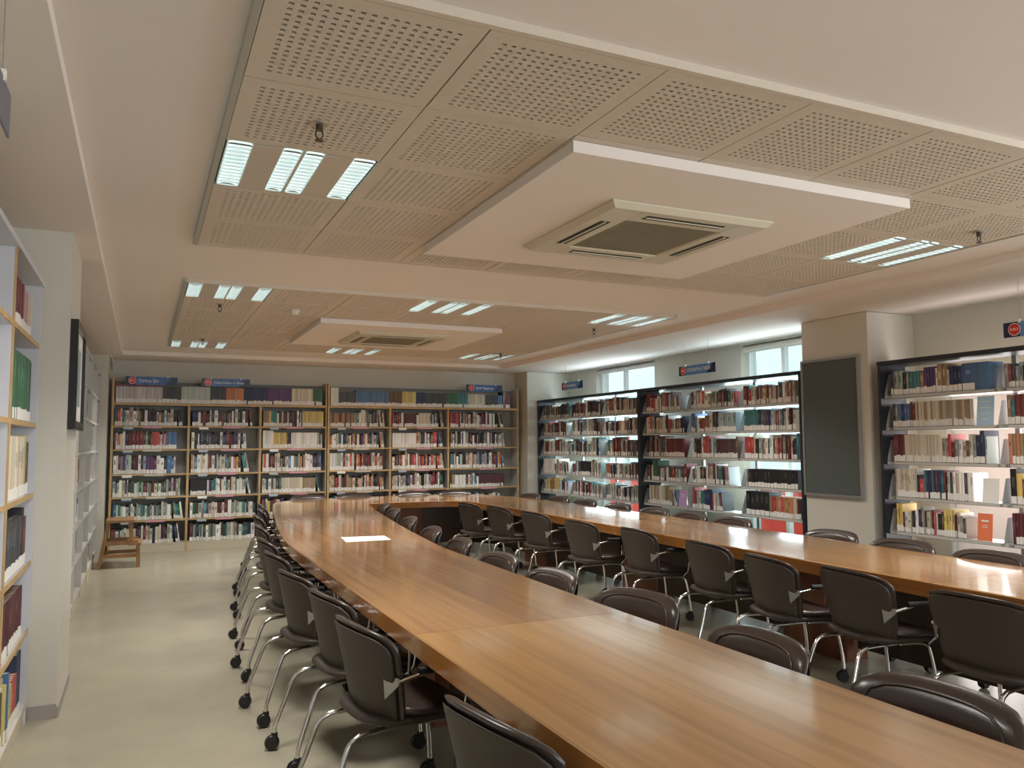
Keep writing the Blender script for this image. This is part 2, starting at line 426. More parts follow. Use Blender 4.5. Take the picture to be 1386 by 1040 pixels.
def lamp_parts(root):
    w, d = PX-.02, PY-.02
    mb = MB(); mb.box(-w/2, w/2, -d/2, d/2, .012, .0143)
    S = [(0, .165), (.355, .49), (.505, .64), (.835, 1.0)]
    prev = 0
    for i, (a, b) in enumerate(S):
        if a > prev: mb.box(-w/2+prev*w, -w/2+a*w, -d/2, d/2, -.002, .012)
        prev = b
    mb.build('housing', M['lampbody'], root)
    for a, b in S:
        s = MB(); x0, x1 = -w/2+a*w+.004, -w/2+b*w-.004
        n = 6; pts = []
        for k in range(n+1):
            q = k/n; pts.append((x0+(x1-x0)*q, .0115 - .010*(2*q-1)**2 * 1.0))
        vs = [(x, y, z) for y in (-d/2+.006, d/2-.006) for x, z in pts]
        s.add(vs, [(k, n+1+k, n+2+k, k+1) for k in range(n)], 0, True)
        s.build('reflector', M['lampglow'], root)
        lv = MB()
        for k in range(13):
            y = -d/2 + .02 + k*(d-.04)/12
            lv.box(x0, x1, y-.0012, y+.0012, -.006, .001)
        o = lv.build('louvre', M['chrome'], root); o['kind'] = 'stuff'

def sprinkler(x, y, z, label):
    r = empty('sprinkler', (x, y, z), label, 'sprinkler', 'ceiling sprinklers')
    mb = MB(); mb.disc((0, 0, -.006), (0, 0, 1), .035, .006, 18); mb.build('escutcheon', M['steelplate'], r)
    mb = MB(); mb.disc((0, 0, -.03), (0, 0, 1), .014, .026, 12); 
    for s in (-1, 1): mb.tube([(s*.012, 0, -.028), (s*.015, 0, -.05), (s*.004, 0, -.068)], .0035, 6)
    mb.build('body', M['brass'], r)
    mb = MB(); mb.disc((0, 0, -.073), (0, 0, 1), .017, .004, 14); mb.build('deflector', M['brass'], r)

def cassette(x, y, z, label):
    r = empty('air_conditioner', (x, y, z), label, 'air conditioner', 'cassette air conditioners')
    H, g, t = .53, .31, .035
    mb = MB()
    # sloping outer ring
    def ring(a, za, b, zb):
        P = [(-a,-a),(a,-a),(a,a),(-a,a)]; Q = [(-b,-b),(b,-b),(b,b),(-b,b)]
        mb.add([(p[0],p[1],za) for p in P] + [(q[0],q[1],zb) for q in Q], [(k, (k+1) % 4, 4+(k+1) % 4, 4+k) for k in range(4)])
    ring(H, 0, H, -.008); ring(H, -.008, H-.03, -t); ring(H-.03, -t, g+.012, -t); ring(g+.012, -t, g, -t+.012)
    mb.build('face_panel', M['acwhite'], r, fix=False)
    mb = MB()
    for k in range(34):
        q = -g + (k+.5)*2*g/34; mb.box(q-.0055, q+.0055, -g, g, -t+.006, -t+.012)
    for k in range(8):
        q = -g + (k+.5)*2*g/8; mb.box(-g, g, q-.002, q+.002, -t+.010, -t+.014)
    mb.box(-g, g, -g, g, -t+.016, -t+.02)
    mb.build('grille', M['acgrille'], r)
    for k in range(4):
        c, s = [(1,0),(0,1),(-1,0),(0,-1)][k]
        for q, w in ((.428, .013), (.392, .013)):
            mb = MB()
            if c: mb.box(c*q-w, c*q+w, -.26, .26, -t-.0015, -t+.001)
            else: mb.box(-.26, .26, s*q-w, s*q+w, -t-.0015, -t+.001)
            mb.build('air_slot', M['dark'], r)
        mb = MB()
        if c: mb.box(c*.41-.006, c*.41+.006, -.25, .25, -t-.006, -t-.0015)
        else: mb.box(-.25, .25, s*.41-.006, s*.41+.006, -t-.006, -t-.0015)
        mb.build('flap', M['acwhite'], r)
    for sx in (-1, 1):
        for sy in (-1, 1):
            mb = MB(); mb.box(sx*.315-.001, sx*.315+.001, min(sy*.33, sy*.48), max(sy*.33, sy*.48), -t-.0006, -t+.0005)
            mb.build('panel_seam', M['trimgrey'], r)

LAMPS = []
def raft(n, x0, y0, cols, rows, skip, lamps, acrect, word):
    x1, y1 = x0+cols*PX, y0+rows*PY
    t = .025
    fr = empty('ceiling_raft', ((x0+x1)/2, (y0+y1)/2, ZR), kind='structure', label=word); off = fr.location
    boxpart('raft_edge', M['trimgrey'], fr, off, x0-t, x0, y0-t, y1+t, ZR-.002, ZC)
    boxpart('raft_edge', M['trimgrey'], fr, off, x1, x1+t, y0-t, y1+t, ZR-.002, ZC)
    boxpart('raft_edge', M['tile'], fr, off, x0, x1, y0-t, y0, ZR-.002, ZC)
    boxpart('raft_edge', M['tile'], fr, off, x0, x1, y1, y1+t, ZR-.002, ZC)
    boxpart('raft_backing', M['tileback'], fr, off, x0, x1, y0, y1, ZR+.0145, ZC-.001)
    for j in range(rows):
        for i in range(cols):
            cx, cy = x0+(i+.5)*PX, y0+(j+.5)*PY
            if (i, j) in skip: continue
            if (i, j) in lamps: LAMPS.append((cx, cy, lamps[i, j])); continue
            o = bpy.data.objects.new('ceiling_tile', TILE); COL.objects.link(o); o.parent = fr
            o.location = (cx-off[0]+random.uniform(-.001, .001), cy-off[1], random.uniform(-.0015, .0015))
    a0, a1, b0, b1 = acrect
    boxpart('drop_panel', M['ceil'], fr, off, a0, a1, b0, b1, ZA, ZR-.0025, label='plain plaster drop panel around the air conditioner')
ACS = set()
raft(1, 0.29, 2.23, 7, 5, ACS, {(0, 2): 'three-strip ceiling lamp at the aisle edge of the near tile raft', (6, 2): 'three-strip ceiling lamp at the window edge of the near tile raft'},
     (1.645, 3.70, 2.93, 4.95), 'near suspended raft of perforated tiles')
raft(2, 0.30, 6.83, 7, 7, set(),
     {(0, 0): 'ceiling lamp at the near aisle corner of the far tile raft', (3, 0): 'ceiling lamp midway along the near edge of the far tile raft',
      (6, 0): 'ceiling lamp at the near window corner of the far tile raft', (0, 6): 'ceiling lamp at the aisle corner nearest the far bookcases',
      (3, 6): 'ceiling lamp midway along the far raft edge by the bookcases', (6, 6): 'ceiling lamp at the window corner nearest the far bookcases'},
     (1.63, 3.66, 8.2, 10.1), 'far suspended raft of perforated tiles')
first = None
for cx, cy, lab in LAMPS:
    if first is None:
        first = empty('ceiling_light', (cx, cy, ZR)); lamp_parts(first); o = first
    else:
        o = copy_tree(first); o.location = (cx, cy, ZR)
    tag(o, lab, 'ceiling light', 'recessed strip lamps')
    area('lamp_light', (cx, cy, ZR-.02), (0, 0, -1),  .6, .6, 29, (1.0, 0.955, 0.885), 128)
cassette(2.68, 3.95, ZA-.001, 'cream cassette air conditioner in the near ceiling panel')
cassette(2.65, 9.12, ZA-.001, 'cream cassette air conditioner in the far ceiling panel')
sprinkler(0.62, 3.2, ZR, 'sprinkler head beside the aisle-edge lamp of the near raft')
sprinkler(4.68, 3.23, ZR, 'sprinkler head beside the window-edge lamp of the near raft')
sprinkler(0.62, 7.78, ZR, 'sprinkler head behind the near aisle corner lamp of the far raft')
sprinkler(4.62, 7.80, ZR, 'sprinkler head behind the near window corner lamp of the far raft')
sprinkler(0.64, 10.4, ZR, 'sprinkler head before the lamp at the far aisle corner')
sprinkler(4.66, 10.5, ZR, 'sprinkler head before the lamp at the far window corner')
r = empty('smoke_detector', (1.31, 7.85, ZR), 'small white smoke detector on the far tile raft', 'smoke detector')
mb = MB(); mb.disc((0, 0, -.012), (0, 0, 1), .05, .012, 20); mb.build('base', M['white'], r)
mb = MB(); mb.disc((0, 0, -.045), (0, 0, 1), .03, .033, 20, 0, .045); mb.build('cap', M['white'], r)

# ------------------------------------------------------------------ books
BOOKS = []      # every book: transform, size, colour and where it stands
PAL = [('white', (.82,.81,.76), 27), ('cream', (.62,.55,.40), 14), ('black', (.018,.018,.02), 19), ('charcoal', (.06,.065,.07), 9), ('dark red', (.20,.022,.025), 9),
       ('red', (.50,.035,.03), 5), ('maroon', (.11,.02,.025), 5), ('navy', (.02,.035,.11), 6), ('blue', (.05,.16,.36), 5), ('teal', (.03,.20,.22), 4),
       ('pale blue', (.33,.47,.53), 4), ('green', (.03,.16,.07), 4), ('pale green', (.40,.50,.42), 4), ('orange', (.58,.19,.04), 3), ('yellow', (.68,.50,.07), 3),
       ('brown', (.15,.075,.035), 6), ('tan', (.36,.24,.12), 5), ('grey', (.28,.28,.27), 8), ('pink', (.58,.28,.31), 2), ('pink-topped pale', (.56,.52,.50), 0), ('purple', (.10,.035,.16), 2)]
CD = {n: c for n, c, w in PAL}
NAMES = [n for n, c, w in PAL]; WTS = [w for n, c, w in PAL]

def book_row(org, rz, length, zs, hmax, case, bay, shelf, far, group, fill=0.9, runs=(), th=(.014, .040), hh=(.60, .92), lean_end=0.35, mix=None, weight=1.0, start=.01, lab=.95):
    """org: shelf front corner at the row's beginning; books run along local +x, spines face local -y"""
    ca, sa = math.cos(rz), math.sin(rz)
    x = start; end = length * fill; k = 0; leaning = None; prevh = .2; prev_lean = False
    base_h = random.uniform(*hh)
    runq = sorted(runs)
    while True:
        frac = x / length
        rn = None
        for a, b, nm, rw, rh in runq:
            if a <= frac < b: rn = (nm, rw, rh, a)
        if rn:
            nm = rn[0] if isinstance(rn[0], str) else random.choice(rn[0]); w = rn[1] * random.uniform(.95, 1.05); h = hmax * rn[2]; d = .19
            key = rn[3]
        else:
            nm = random.choice(mix) if mix else random.choices(NAMES, WTS)[0]
            w = random.uniform(*th) if random.random() > .12 else random.uniform(.035, .055)
            if random.random() < .15: base_h = random.uniform(*hh)
            h = hmax * min(.97, max(.5, base_h + random.uniform(-.09, .09))); d = random.uniform(.14, .20)
        ang = 0.0
        if not rn and leaning is None and x > end - .16 and random.random() < lean_end and k > 3:
            leaning = random.uniform(.08, .22)
        if leaning and not rn:
            ang = leaning
            if not prev_lean: x += min(prevh, h)*math.tan(ang) + .001
        prev_lean = bool(ang)
        step = w / math.cos(ang) + .0012
        if x + step + (h*0 if ang else 0) > end: break
        if frac > 1: break
        c = CD[nm]; j = random.uniform(.75, 1.2); gy = (c[0]+c[1]+c[2])/3; mu = random.uniform(.12, .40)
        c = tuple(q*(1-mu)+gy*mu for q in c)
        c = tuple(min(.9, q*j*random.uniform(.93, 1.07)) for q in c)
        y = random.uniform(.008, .03) if not rn else .015
        P = Vector((org[0]+ca*x-sa*y, org[1]+sa*x+ca*y, zs+.001))
        k += 1
        BOOKS.append(dict(p=P, rz=rz, ang=ang, w=w, h=h, d=d, c=c, nm=nm, k=k, case=case, bay=bay, shelf=shelf, far=far, group=group, wt=weight,
                          lab=random.random() < lab, set=bool(rn)))
        prevh = h; x += step

def book_geo(mb, w, h, d, c, full=True):
    t = .0022 if w > .012 else .0012
    pg = (.66, .60, .47)
    if full:
        mb.box(0, t, 0, d, 0, h, 0, c); mb.box(w-t, w, 0, d, 0, h, 0, c)
        b = min(.004, w*.15)   # rounded spine
        vs = [(t, 0, 0), (w*.3, -b, 0), (w*.7, -b, 0), (w-t, 0, 0), (w-t, .003, 0), (t, .003, 0)]
        mb.add(vs + [(p[0], p[1], h) for p in vs], [(5,4,3,2,1,0), (6,7,8,9,10,11)] + [(i, (i+1) % 6, 6+(i+1) % 6, 6+i) for i in range(6)], 0, False, c)
        mb.box(t, w-t, .003, d-.004, .003, h-.003, 0, pg)
        return b
    mb.box(0, w, 0, d, 0, h, 0, c)
    return 0.0

# ------------------------------------------------------------------ far wooden bookcases (two units of three bays)
Y0, Y1 = 12.93, 13.24
SH = [0.125, 0.468, 0.806, 1.137, 1.497, 1.838, 2.175]
XS = [[-0.41, 0.632, 1.664, 2.70], [2.70, 3.735, 4.755, 6.085]]
def far_case(n, xs, label):
    x0, x1 = xs[0], xs[-1]
    r = empty('bookcase', ((x0+x1)/2, (Y0+Y1)/2, 0), label, 'bookcase', 'light oak bookcases along the far wall'); off = r.location
    e = .016
    boxpart('back_panel', M['backpanel'], r, off, x0+e, x1-e, Y1-.012, Y1, 0, 2.52)
    for i, x in enumerate(xs):
        top = 2.53 if i in (0, 3) else SH[6]-.034
        a = x if i == 0 else (x-2*e if i == 3 else x-e); b = a+2*e
        if n == 0 and i == 3: b -= .017
        if n == 1 and i == 0: a += .0; b -= .0
        p = boxpart('side_panel' if i in (0, 3) else 'divider', M['shelfgrey'], r, off, a, b, Y0+.012, Y1-.012, 0, top)
        boxpart('edge_strip', M['oak'], p, (0, 0, 0), a-off[0], b-off[0], Y0-off[1], Y0+.012-off[1], 0, top)
    for b in range(3):
        a0 = xs[b]+(2*e if b == 0 else e); a1 = xs[b+1]-(2*e if b == 2 else e)
        for k in range(6):
            s = boxpart('shelf', M['shelfgrey'], r, off, a0, a1, Y0+.014, Y1-.012, SH[k]-.024, SH[k])
            boxpart('edge_strip', M['oak'] if k else M['plinth'], s, (0, 0, 0), a0-off[0], a1-off[0], Y0+.002-off[1], Y0+.014-off[1], SH[k]-.024, SH[k])
            # clear label rail with paper strips
            if k:
                px = a0 + (a1-a0)*(.42+.04*math.sin(3*b+k)); wl_ = .26 if a1-a0 < 1.2 else .30
                q = boxpart('shelf_label', M['pinklab'] if (b, k) not in ((0, 3), (0, 4), (0, 2)) else M['plinth'], s, (0, 0, 0), px-off[0], px+wl_-off[0], Y0-.004-off[1], Y0+.002-off[1], SH[k]-.034, SH[k]-.002)
                if not (n == 1 and b == 2):
                    px = a0 + (a1-a0)*.13
                    boxpart('shelf_label', M['bluelab'] if (b+k) % 3 else M['whitelab'], s, (0, 0, 0), px-off[0], px+.13-off[0], Y0-.004-off[1], Y0+.002-off[1], SH[k]-.05, SH[k]-.012)
        boxpart('plinth', M['plinth'], r, off, a0, a1, Y0+.004, Y0+.02, 0, SH[0]-.026)
    s = boxpart('shelf', M['shelfgrey'], r, off, x0+2*e, x1-2*e, Y0+.012, Y1-.012, SH[6]-.034, SH[6])
    boxpart('edge_strip', M['oak'], s, (0, 0, 0), x0+2*e-off[0], x1-2*e-off[0], Y0-off[1], Y0+.012-off[1], SH[6]-.034, SH[6])
    boxpart('top_board', M['shelfgrey'], r, off, x0+2*e, x1-2*e, Y1-.06, Y1-.013, 2.50, 2.52)
far_case(0, XS[0], 'light oak bookcase standing against the aisle end of the far wall')
far_case(1, XS[1], 'light oak bookcase on the far wall nearest the windows')
WH = ['white', 'cream', 'pale green']
DK = ['black', 'charcoal', 'dark red', 'navy', 'maroon', 'white']
PALE = ['white', 'white', 'cream', 'pale green', 'grey', 'charcoal']
MIXR = ['dark red', 'red', 'maroon', 'white', 'cream', 'tan', 'black', 'orange']
FILL = {(0,5): .96, (0,4): .87, (0,3): .90, (0,2): .99, (0,1): .99, (0,0): .97, (1,5): .93, (1,4): .86, (1,3): .88, (1,2): .98, (1,1): .99, (1,0): .99}
for n in range(2):
    xs = XS[n]
    for b in range(3):
        bay = n*3+b
        a0, a1 = xs[b]+.034, xs[b+1]-.034
        for k in range(6):
            mix = None; runs = []
            if (bay, k) == (2, 5): runs = [(.0, .13, ('yellow', 'tan'), .022, .80), (.13, .2, 'teal', .03, .8), (.62, 1.2, 'yellow', .021, .80)]
            if (bay, k) == (2, 4): runs = [(.0, .17, 'white', .03, .90), (.17, .36, 'yellow', .024, .80), (.42, .86, 'white', .024, .80)]
            if (bay, k) == (2, 2): runs = [(.3, .62, 'cream', .024, .78), (.62, .85, 'tan', .024, .75), (.88, .95, 'orange', .05, .85)]
            if (bay, k) == (0, 4): runs = [(.22, .38, 'dark red', .05, .86), (.52, .62, 'red', .03, .82), (.70, .84, 'blue', .035, .82)]
            if (bay, k) == (0, 3): runs = [(.44, .54, 'purple', .05, .75), (.72, .79, 'blue', .06, .80)]
            if (bay, k) == (1, 2): runs = [(0, .24, 'black', .022, .78)]
            if (bay, k) == (1, 5): mix = DK + ['white']
            if (bay, k) == (1, 4): mix = DK + ['black', 'white']
            if (bay, k) == (3, 5): runs = [(0, .45, ('tan', 'orange', 'brown'), .022, .74), (.53, .60, 'white', .07, .9)]
            if (bay, k) == (3, 3): mix = MIXR; runs = [(.0, .18, ('pale green', 'green', 'white'), .03, .84)]
            if (bay, k) == (3, 2): mix = MIXR + ['yellow']
            if (bay, k) == (4, 4): runs = [(0, .42, 'white', .028, .78)]
            if (bay, k) == (4, 5): runs = [(.22, .42, 'maroon', .028, .74), (.46, .66, 'cream', .026, .78)]
            if (bay, k) == (4, 3): mix = MIXR
            if (bay, k) == (5, 5): runs = [(0, .13, ('red', 'dark red'), .035, .84)]
            if (bay, k) == (5, 2): runs = [(.05, .2, 'white', .03, .72), (.42, .80, 'maroon', .020, .74)]
            if bay in (0, 1) and k < 3: mix = mix or (PALE + ['teal', 'navy', 'maroon', 'green'])
            fl = FILL.get((bay, k), .97 if bay != 5 else .83)
            h = (SH[k+1]-SH[k]) - .034
            book_row((a0, Y0+.006, 0), 0, a1-a0, SH[k], h, 'far oak bookcase', bay+1, k, 'aisle', 'books in the far oak bookcases', fl, runs, mix=mix, hh=(.68, .84), weight=.8, lean_end=.3)
TOP0 = [(0, .205, 'pink-topped pale', .019, .80), (.205, .29, 'charcoal', .05, .72), (.29, .42, 'pale green', .026, .74), (.42, .50, 'charcoal', .022, .74), (.50, .585, 'orange', .03, .72), (.585, .70, 'navy', .02, .78),
        (.70, .82, 'purple', .022, .78), (.82, .935, 'cream', .024, .76), (.935, 1.2, 'green', .024, .76)]
TOP1 = [(0, .04, 'white', .03, .85), (.04, .12, 'charcoal', .04, .66), (.12, .29, 'blue', .022, .74), (.29, .36, 'brown', .028, .74), (.36, .42, 'yellow', .06, .74), (.42, .48, 'navy', .03, .72),
        (.48, .60, 'charcoal', .03, .70), (.60, .66, 'green', .026, .72), (.66, .72, 'teal', .026, .72), (.72, .81, 'cream', .028, .70), (.81, .885, 'charcoal', .04, .66), (.885, .915, 'blue', .04, .66), (.93, .99, 'dark red', .09, .66)]
for n, runs in ((0, TOP0), (1, TOP1)):
    a0, a1 = XS[n][0]+.04, XS[n][3]-.04
    book_row((a0, Y0+.006, 0), 0, a1-a0, SH[6], .345, 'far oak bookcase', 7, 6, 'aisle', 'books in the far oak bookcases', .985, runs, weight=.02, lean_end=0)

# ------------------------------------------------------------------ metal racks along the windows
RX0, RX1 = 6.36, 6.66
RSH = [0.10, 0.722, 1.042, 1.365, 1.685, 1.985]
def rack(y_far, y_near, bays, label, rname, labels=None):
    r = empty('book_rack', ((RX0+RX1)/2, (y_far+y_near)/2, 0), label, 'book rack', 'dark steel book racks in front of the windows'); off = r.location
    for y in (y_far-.03, y_near):
        p = boxpart('end_panel', M['rack'], r, off, RX0-.005, RX1+.02, y, y+.03, 0, 2.27)
        boxpart('front_post', M['rack'], p, (0, 0, 0), RX0-.02-off[0], RX0-.005-off[0], y-off[1], y+.03-off[1], 0, 2.27)
    boxpart('canopy', M['rack'], r, off, RX0-.03, RX1+.03, y_near, y_far, 2.27, 2.31)
    boxpart('base', M['rack'], r, off, RX0, RX1, y_near+.03, y_far-.03, 0.0, 0.09)
    bl = (y_far-y_near-.06)/bays
    ys = [y_far-.03-i*bl for i in range(bays+1)]
    for y in ys[1:-1]:
        boxpart('upright', M['rackgrey'], r, off, RX1-.03, RX1, y-.02, y+.02, .09, 2.27)
    for i in range(bays):
        for k, z in enumerate(RSH):
            if k == 0: continue
            s = boxpart('shelf', M['rackgrey'], r, off, RX0+.02, RX1-.04, ys[i+1]+.004, ys[i]-.004, z-.028, z)
            mb = MB()
            for yb in (ys[i]-.007, ):
                mb.prism([(RX0+.02, z-.028), (RX0+.235, z-.028), (RX0+.235, z+.205), (RX0+.085, z+.205), (RX0+.03, z+.03)], yb, yb+.003, 0, 'y')
            mb.v = [(a[0]-off[0], a[1]-off[1], a[2]-off[2]) for a in mb.v]
            o = mb.build('end_bracket', M['rackgrey'], s, fix=True)
            boxpart('label_rail', M['shelfgrey'], s, (0, 0, 0), RX0+.014-off[0], RX0+.02-off[0], ys[i+1]+.02-off[1], ys[i]-.02-off[1], z-.024, z-.004)
            if labels and (i, k) in labels:
                text('shelf_number', labels[i, k], .035, M['black'], s, (RX0+.0125-off[0], ys[i]-.05-off[1], z-.014), (PI/2, 0, -PI/2), .9)
    return ys
NUM = {(0, 5): '155', (0, 4): '158', (0, 3): '161', (0, 2): '150', (0, 1): '151', (1, 5): '156', (1, 4): '157', (1, 3): '162', (1, 2): '163', (1, 1): '164'}
RA = rack(12.69, 9.512, 3, 'dark steel book rack in the window corner, farther of the two joined', 'corner steel rack')
RB = rack(9.508, 6.44, 3, 'dark steel book rack between the joined corner rack and the pillar', 'middle steel rack')
RC = rack(5.45, 2.10, 3, 'dark steel book rack on the near side of the pillar', 'near steel rack', NUM)
RK = ['white', 'cream', 'cream', 'grey', 'charcoal', 'black', 'dark red', 'maroon', 'brown', 'tan', 'navy', 'teal', 'grey', 'white', 'pale blue', 'red']
def fill_rack(ys, case, group, special, skipk=(0,), weight=1.0, fills={}):
    for i in range(len(ys)-1):
        for k in range(6):
            ln = ys[i]-ys[i+1]-.03
            if k in skipk: continue
            runs = special.get((i, k), ())
            h = (RSH[k+1]-RSH[k] if k < 5 else .29) - .03
            book_row((RX0+.03, ys[i]-.014, 0), -PI/2, ln, RSH[k], h, case, i+1, k, 'far', group,
                     fills.get((i, k), random.uniform(.93, .99)), runs, hh=(.68, .90) if k > 2 else (.60, .80), mix=RK, weight=weight, lean_end=.25, start=.055)
fill_rack(RA, 'corner steel rack', 'books on the corner steel rack', {(0, 2): [(0, .45, 'white', .028, .84)], (0, 1): [(.15, .28, 'yellow', .028, .8), (.33, .4, 'orange', .03, .85), (.42, .6, 'yellow', .03, .8)],
    (1, 2): [(.3, .6, 'black', .05, .78)]}, weight=.9)
fill_rack(RB, 'middle steel rack', 'books on the middle steel rack',
    {(0, 5): [(0, .12, 'dark red', .05, .95)], (0, 3): [(.5, .95, ('maroon', 'dark red'), .03, .84)], (1, 4): [(.0, .14, 'blue', .04, .88), (.58, 1., 'pale blue', .045, .84)],
     (1, 3): [(.28, .40, 'red', .06, .92), (.55, .9, ('maroon', 'charcoal'), .035, .8)], (2, 4): [(.0, .38, ('teal', 'navy'), .045, .9)], (2, 2): [(.1, 1., 'black', .05, .70)],
     (2, 1): [(.0, .40, 'black', .075, .93), (.42, .8, ('orange', 'red', 'tan'), .035, .78)], (2, 3): [(.05, .18, 'red', .05, .86)],
     (0, 1): [(.1, .55, ('tan', 'cream', 'white'), .035, .86)], (1, 1): [(0, .1, 'red', .05, .9), (.3, .45, 'navy', .05, .85)], (0, 2): [(.16, .28, 'green', .04, .92)]},
    fills={(0, 1): .78, (1, 2): .80, (1, 1): .68, (2, 5): .98, (0, 5): .9})
fill_rack(RC, 'near steel rack', 'books on the near steel rack',
    {(0, 4): [(.10, .22, ('navy', 'blue'), .03, .80), (.25, .82, ('cream', 'grey', 'cream', 'tan'), .016, .84)], (0, 3): [(.02, .14, ('dark red', 'maroon'), .022, .88), (.16, .50, 'cream', .015, .85), (.55, .60, 'red', .03, .86)],
     (0, 2): [(.02, .25, ('cream', 'pink', 'cream'), .02, .88), (.30, .52, ('navy', 'teal', 'dark red', 'navy'), .018, .86), (.54, .82, ('dark red', 'white', 'cream', 'charcoal'), .026, .82)],
     (0, 1): [(.02, .1, 'yellow', .02, .88), (.50, .58, 'yellow', .025, .8)], (0, 5): [(.06, .12, 'pale green', .045, .86), (.22, .30, 'teal', .035, .80), (.36, .48, 'purple', .028, .9), (.50, .58, 'tan', .045, .97), (.60, .70, 'navy', .04, .84), (.71, .84, 'blue', .12, .9)],
     (1, 4): [(.1, .4, 'dark red', .04, .9)], (1, 3): [(.05, .5, ('dark red', 'orange', 'tan'), .03, .85)], (1, 2): [(0, .06, 'black', .05, .97), (.06, .14, 'yellow', .045, .85)], (1, 1): [(0, .5, ('dark red', 'maroon', 'pink'), .025, .85)]},
    fills={(0, 4): .82, (0, 2): .80, (0, 3): .93, (0, 1): .72, (0, 5): .97})

# display leaflets leaning on the near rack, facing out
def leaflet(x, y, z, w, h, m_, label, tilt=.12, extra=None):
    r = empty('leaflet', (x, y, z+.001), label, 'leaflet')
    r.rotation_euler = (0, 0, -PI/2)
    mb = MB(); mb.add([(0,0,0),(w,0,0),(w,.004,0),(0,.004,0),(0,h*tilt,h),(w,h*tilt,h),(w,h*tilt+.004,h),(0,h*tilt+.004,h)],
                      [(0,3,2,1),(4,5,6,7),(0,1,5,4),(1,2,6,5),(2,3,7,6),(3,0,4,7)]); mb.build('sheet', m_, r)
    mb = MB()
    def bar(u0, u1, v0, v1):
        mb.add([(u0*w, v0*h*tilt-.001, v0*h), (u1*w, v0*h*tilt-.001, v0*h), (u1*w, v1*h*tilt-.001, v1*h), (u0*w, v1*h*tilt-.001, v1*h)], [(0,1,2,3)])
    for b in extra or []: bar(*b)
    mb.build('print', M['whitelab'] if m_ is not M['bluelab'] else M['signlight'], r)
PALEB = mat('pale blue leaflet', (.42, .62, .80), .5)
leaflet(6.40, 4.52, RSH[4], .15, .245, PALEB, 'pale blue leaflet facing out on the second shelf of the near rack', .12, [(.2, .8, .8, .82), (.15, .85, .6, .62), (.2, .8, .4, .42), (.3, .7, .2, .22)])
leaflet(6.40, 4.50, RSH[2], .14, .20, M['whitelab'], 'white leaflet facing out on the fourth shelf of the near rack', .12)
ORG = mat('orange leaflet', (.85, .22, .10), .5)
leaflet(6.40, 4.56, RSH[1], .13, .225, ORG, 'orange leaflet facing out on the fifth shelf of the near rack', .10, [(.25, .75, .70, .76), (.3, .7, .55, .57), (.3, .7, .48, .50)])
VIO = mat('lilac leaflet', (.55, .35, .62), .5)
leaflet(6.40, 8.70, RSH[1], .16, .22, VIO, 'lilac leaflet facing out on the fifth shelf of the middle rack', .10, [(.2, .8, .70, .73), (.2, .8, .60, .62)])

# ------------------------------------------------------------------ white bookcases on the aisle wall
def side_case(y0, y1, bays, xf, xb, shelves, top, label, m_side, edge, overhang=.0):
    r = empty('bookcase', ((xf+xb)/2, (y0+y1)/2, 0), label, 'bookcase'); off = r.location
    boxpart('back_panel', m_side, r, off, xb, xb+.012, y0, y1, 0, top)
    bl = (y1-y0)/bays
    for i in range(bays+1):
        y = y0+i*bl; a, b = (y, y+.03) if i == 0 else ((y-.03, y) if i == bays else (y-.015, y+.015))
        p = boxpart('side_panel' if i in (0, bays) else 'divider', m_side, r, off, xb+.012, xf-.008, a, b, 0, top)
        boxpart('edge_strip', edge if 0 < i < bays else m_side, p, (0, 0, 0), xf-.008-off[0], xf-off[0], a-off[1], b-off[1], 0, top)
    for i in range(bays):
        a, b = y0+i*bl+(.03 if i == 0 else .015), y0+(i+1)*bl-(.03 if i == bays-1 else .015)
        for k, z in enumerate(shelves):
            s = boxpart('shelf', m_side, r, off, xb+.012, xf-.01, a, b, z-.026, z)
            boxpart('edge_strip', edge if k else M['plinth'], s, (0, 0, 0), xf-.01-off[0], xf-.002-off[0], a-off[1], b-off[1], z-.026, z)
        boxpart('plinth', M['plinth'], r, off, xf-.03, xf-.012, a, b, 0, shelves[0]-.027)
    boxpart('top_board', M['caseblue'], r, off, xb, xf+overhang, y0-.01, y1+.01, top, top+.028)
    return r
SN = [0.115, 0.53, 0.905, 1.285, 1.680, 2.135]
c1 = side_case(3.26, 5.355, 2, -0.55, -0.86, SN, 2.475, 'white bookcase with oak edges on the near side of the aisle pillar', M['caseblue'], M['oak'], .012)
S2 = [0.115, 0.46, 0.80, 1.14, 1.49, 1.84, 2.18]
side_case(6.36, 12.5, 6, -0.53, -0.86, S2, 2.52, 'long white bookcase beyond the aisle pillar', M['shelfgrey'], M['shelfgrey'])
for (k, st, runs, fl) in [(5, .30, [(.0, .46, 'dark red', .03, .78), (.46, .62, 'pink', .026, .74), (.62, .88, 'cream', .03, .74)], .80),
                      (4, .45, [(0, .78, 'green', .036, .80), (.78, .86, 'black', .04, .78)], .84),
                      (3, .40, [(0, .62, 'cream', .034, .86), (.62, .70, 'yellow', .04, .88), (.70, .76, 'green', .03, .8), (.76, .84, 'maroon', .035, .78)], .84),
                      (2, .35, [(0, .62, 'charcoal', .05, .80), (.62, .72, 'black', .05, .90), (.72, .84, 'dark red', .045, .75)], .86),
                      (1, .35, [(0, .86, 'maroon', .038, .78)], .82),
                      (0, .2, [(.45, .52, 'yellow', .05, .6), (.52, .70, 'red', .04, .62), (.70, .86, 'navy', .045, .85)], .88)]:
    h = ((SN[k+1] if k < 5 else 2.47)-SN[k]) - .03
    for bay, (a, b) in enumerate(((3.29, 4.29), (4.325, 5.32))):
        if bay == 0: continue
        book_row((-0.556, a, 0), PI/2, b-a, SN[k], h, 'near white bookcase', bay+1, k, 'near', 'books in the near white bookcase', fl, runs, weight=1.3, start=st*(b-a)*.4, lean_end=.1, hh=(.7, .85))
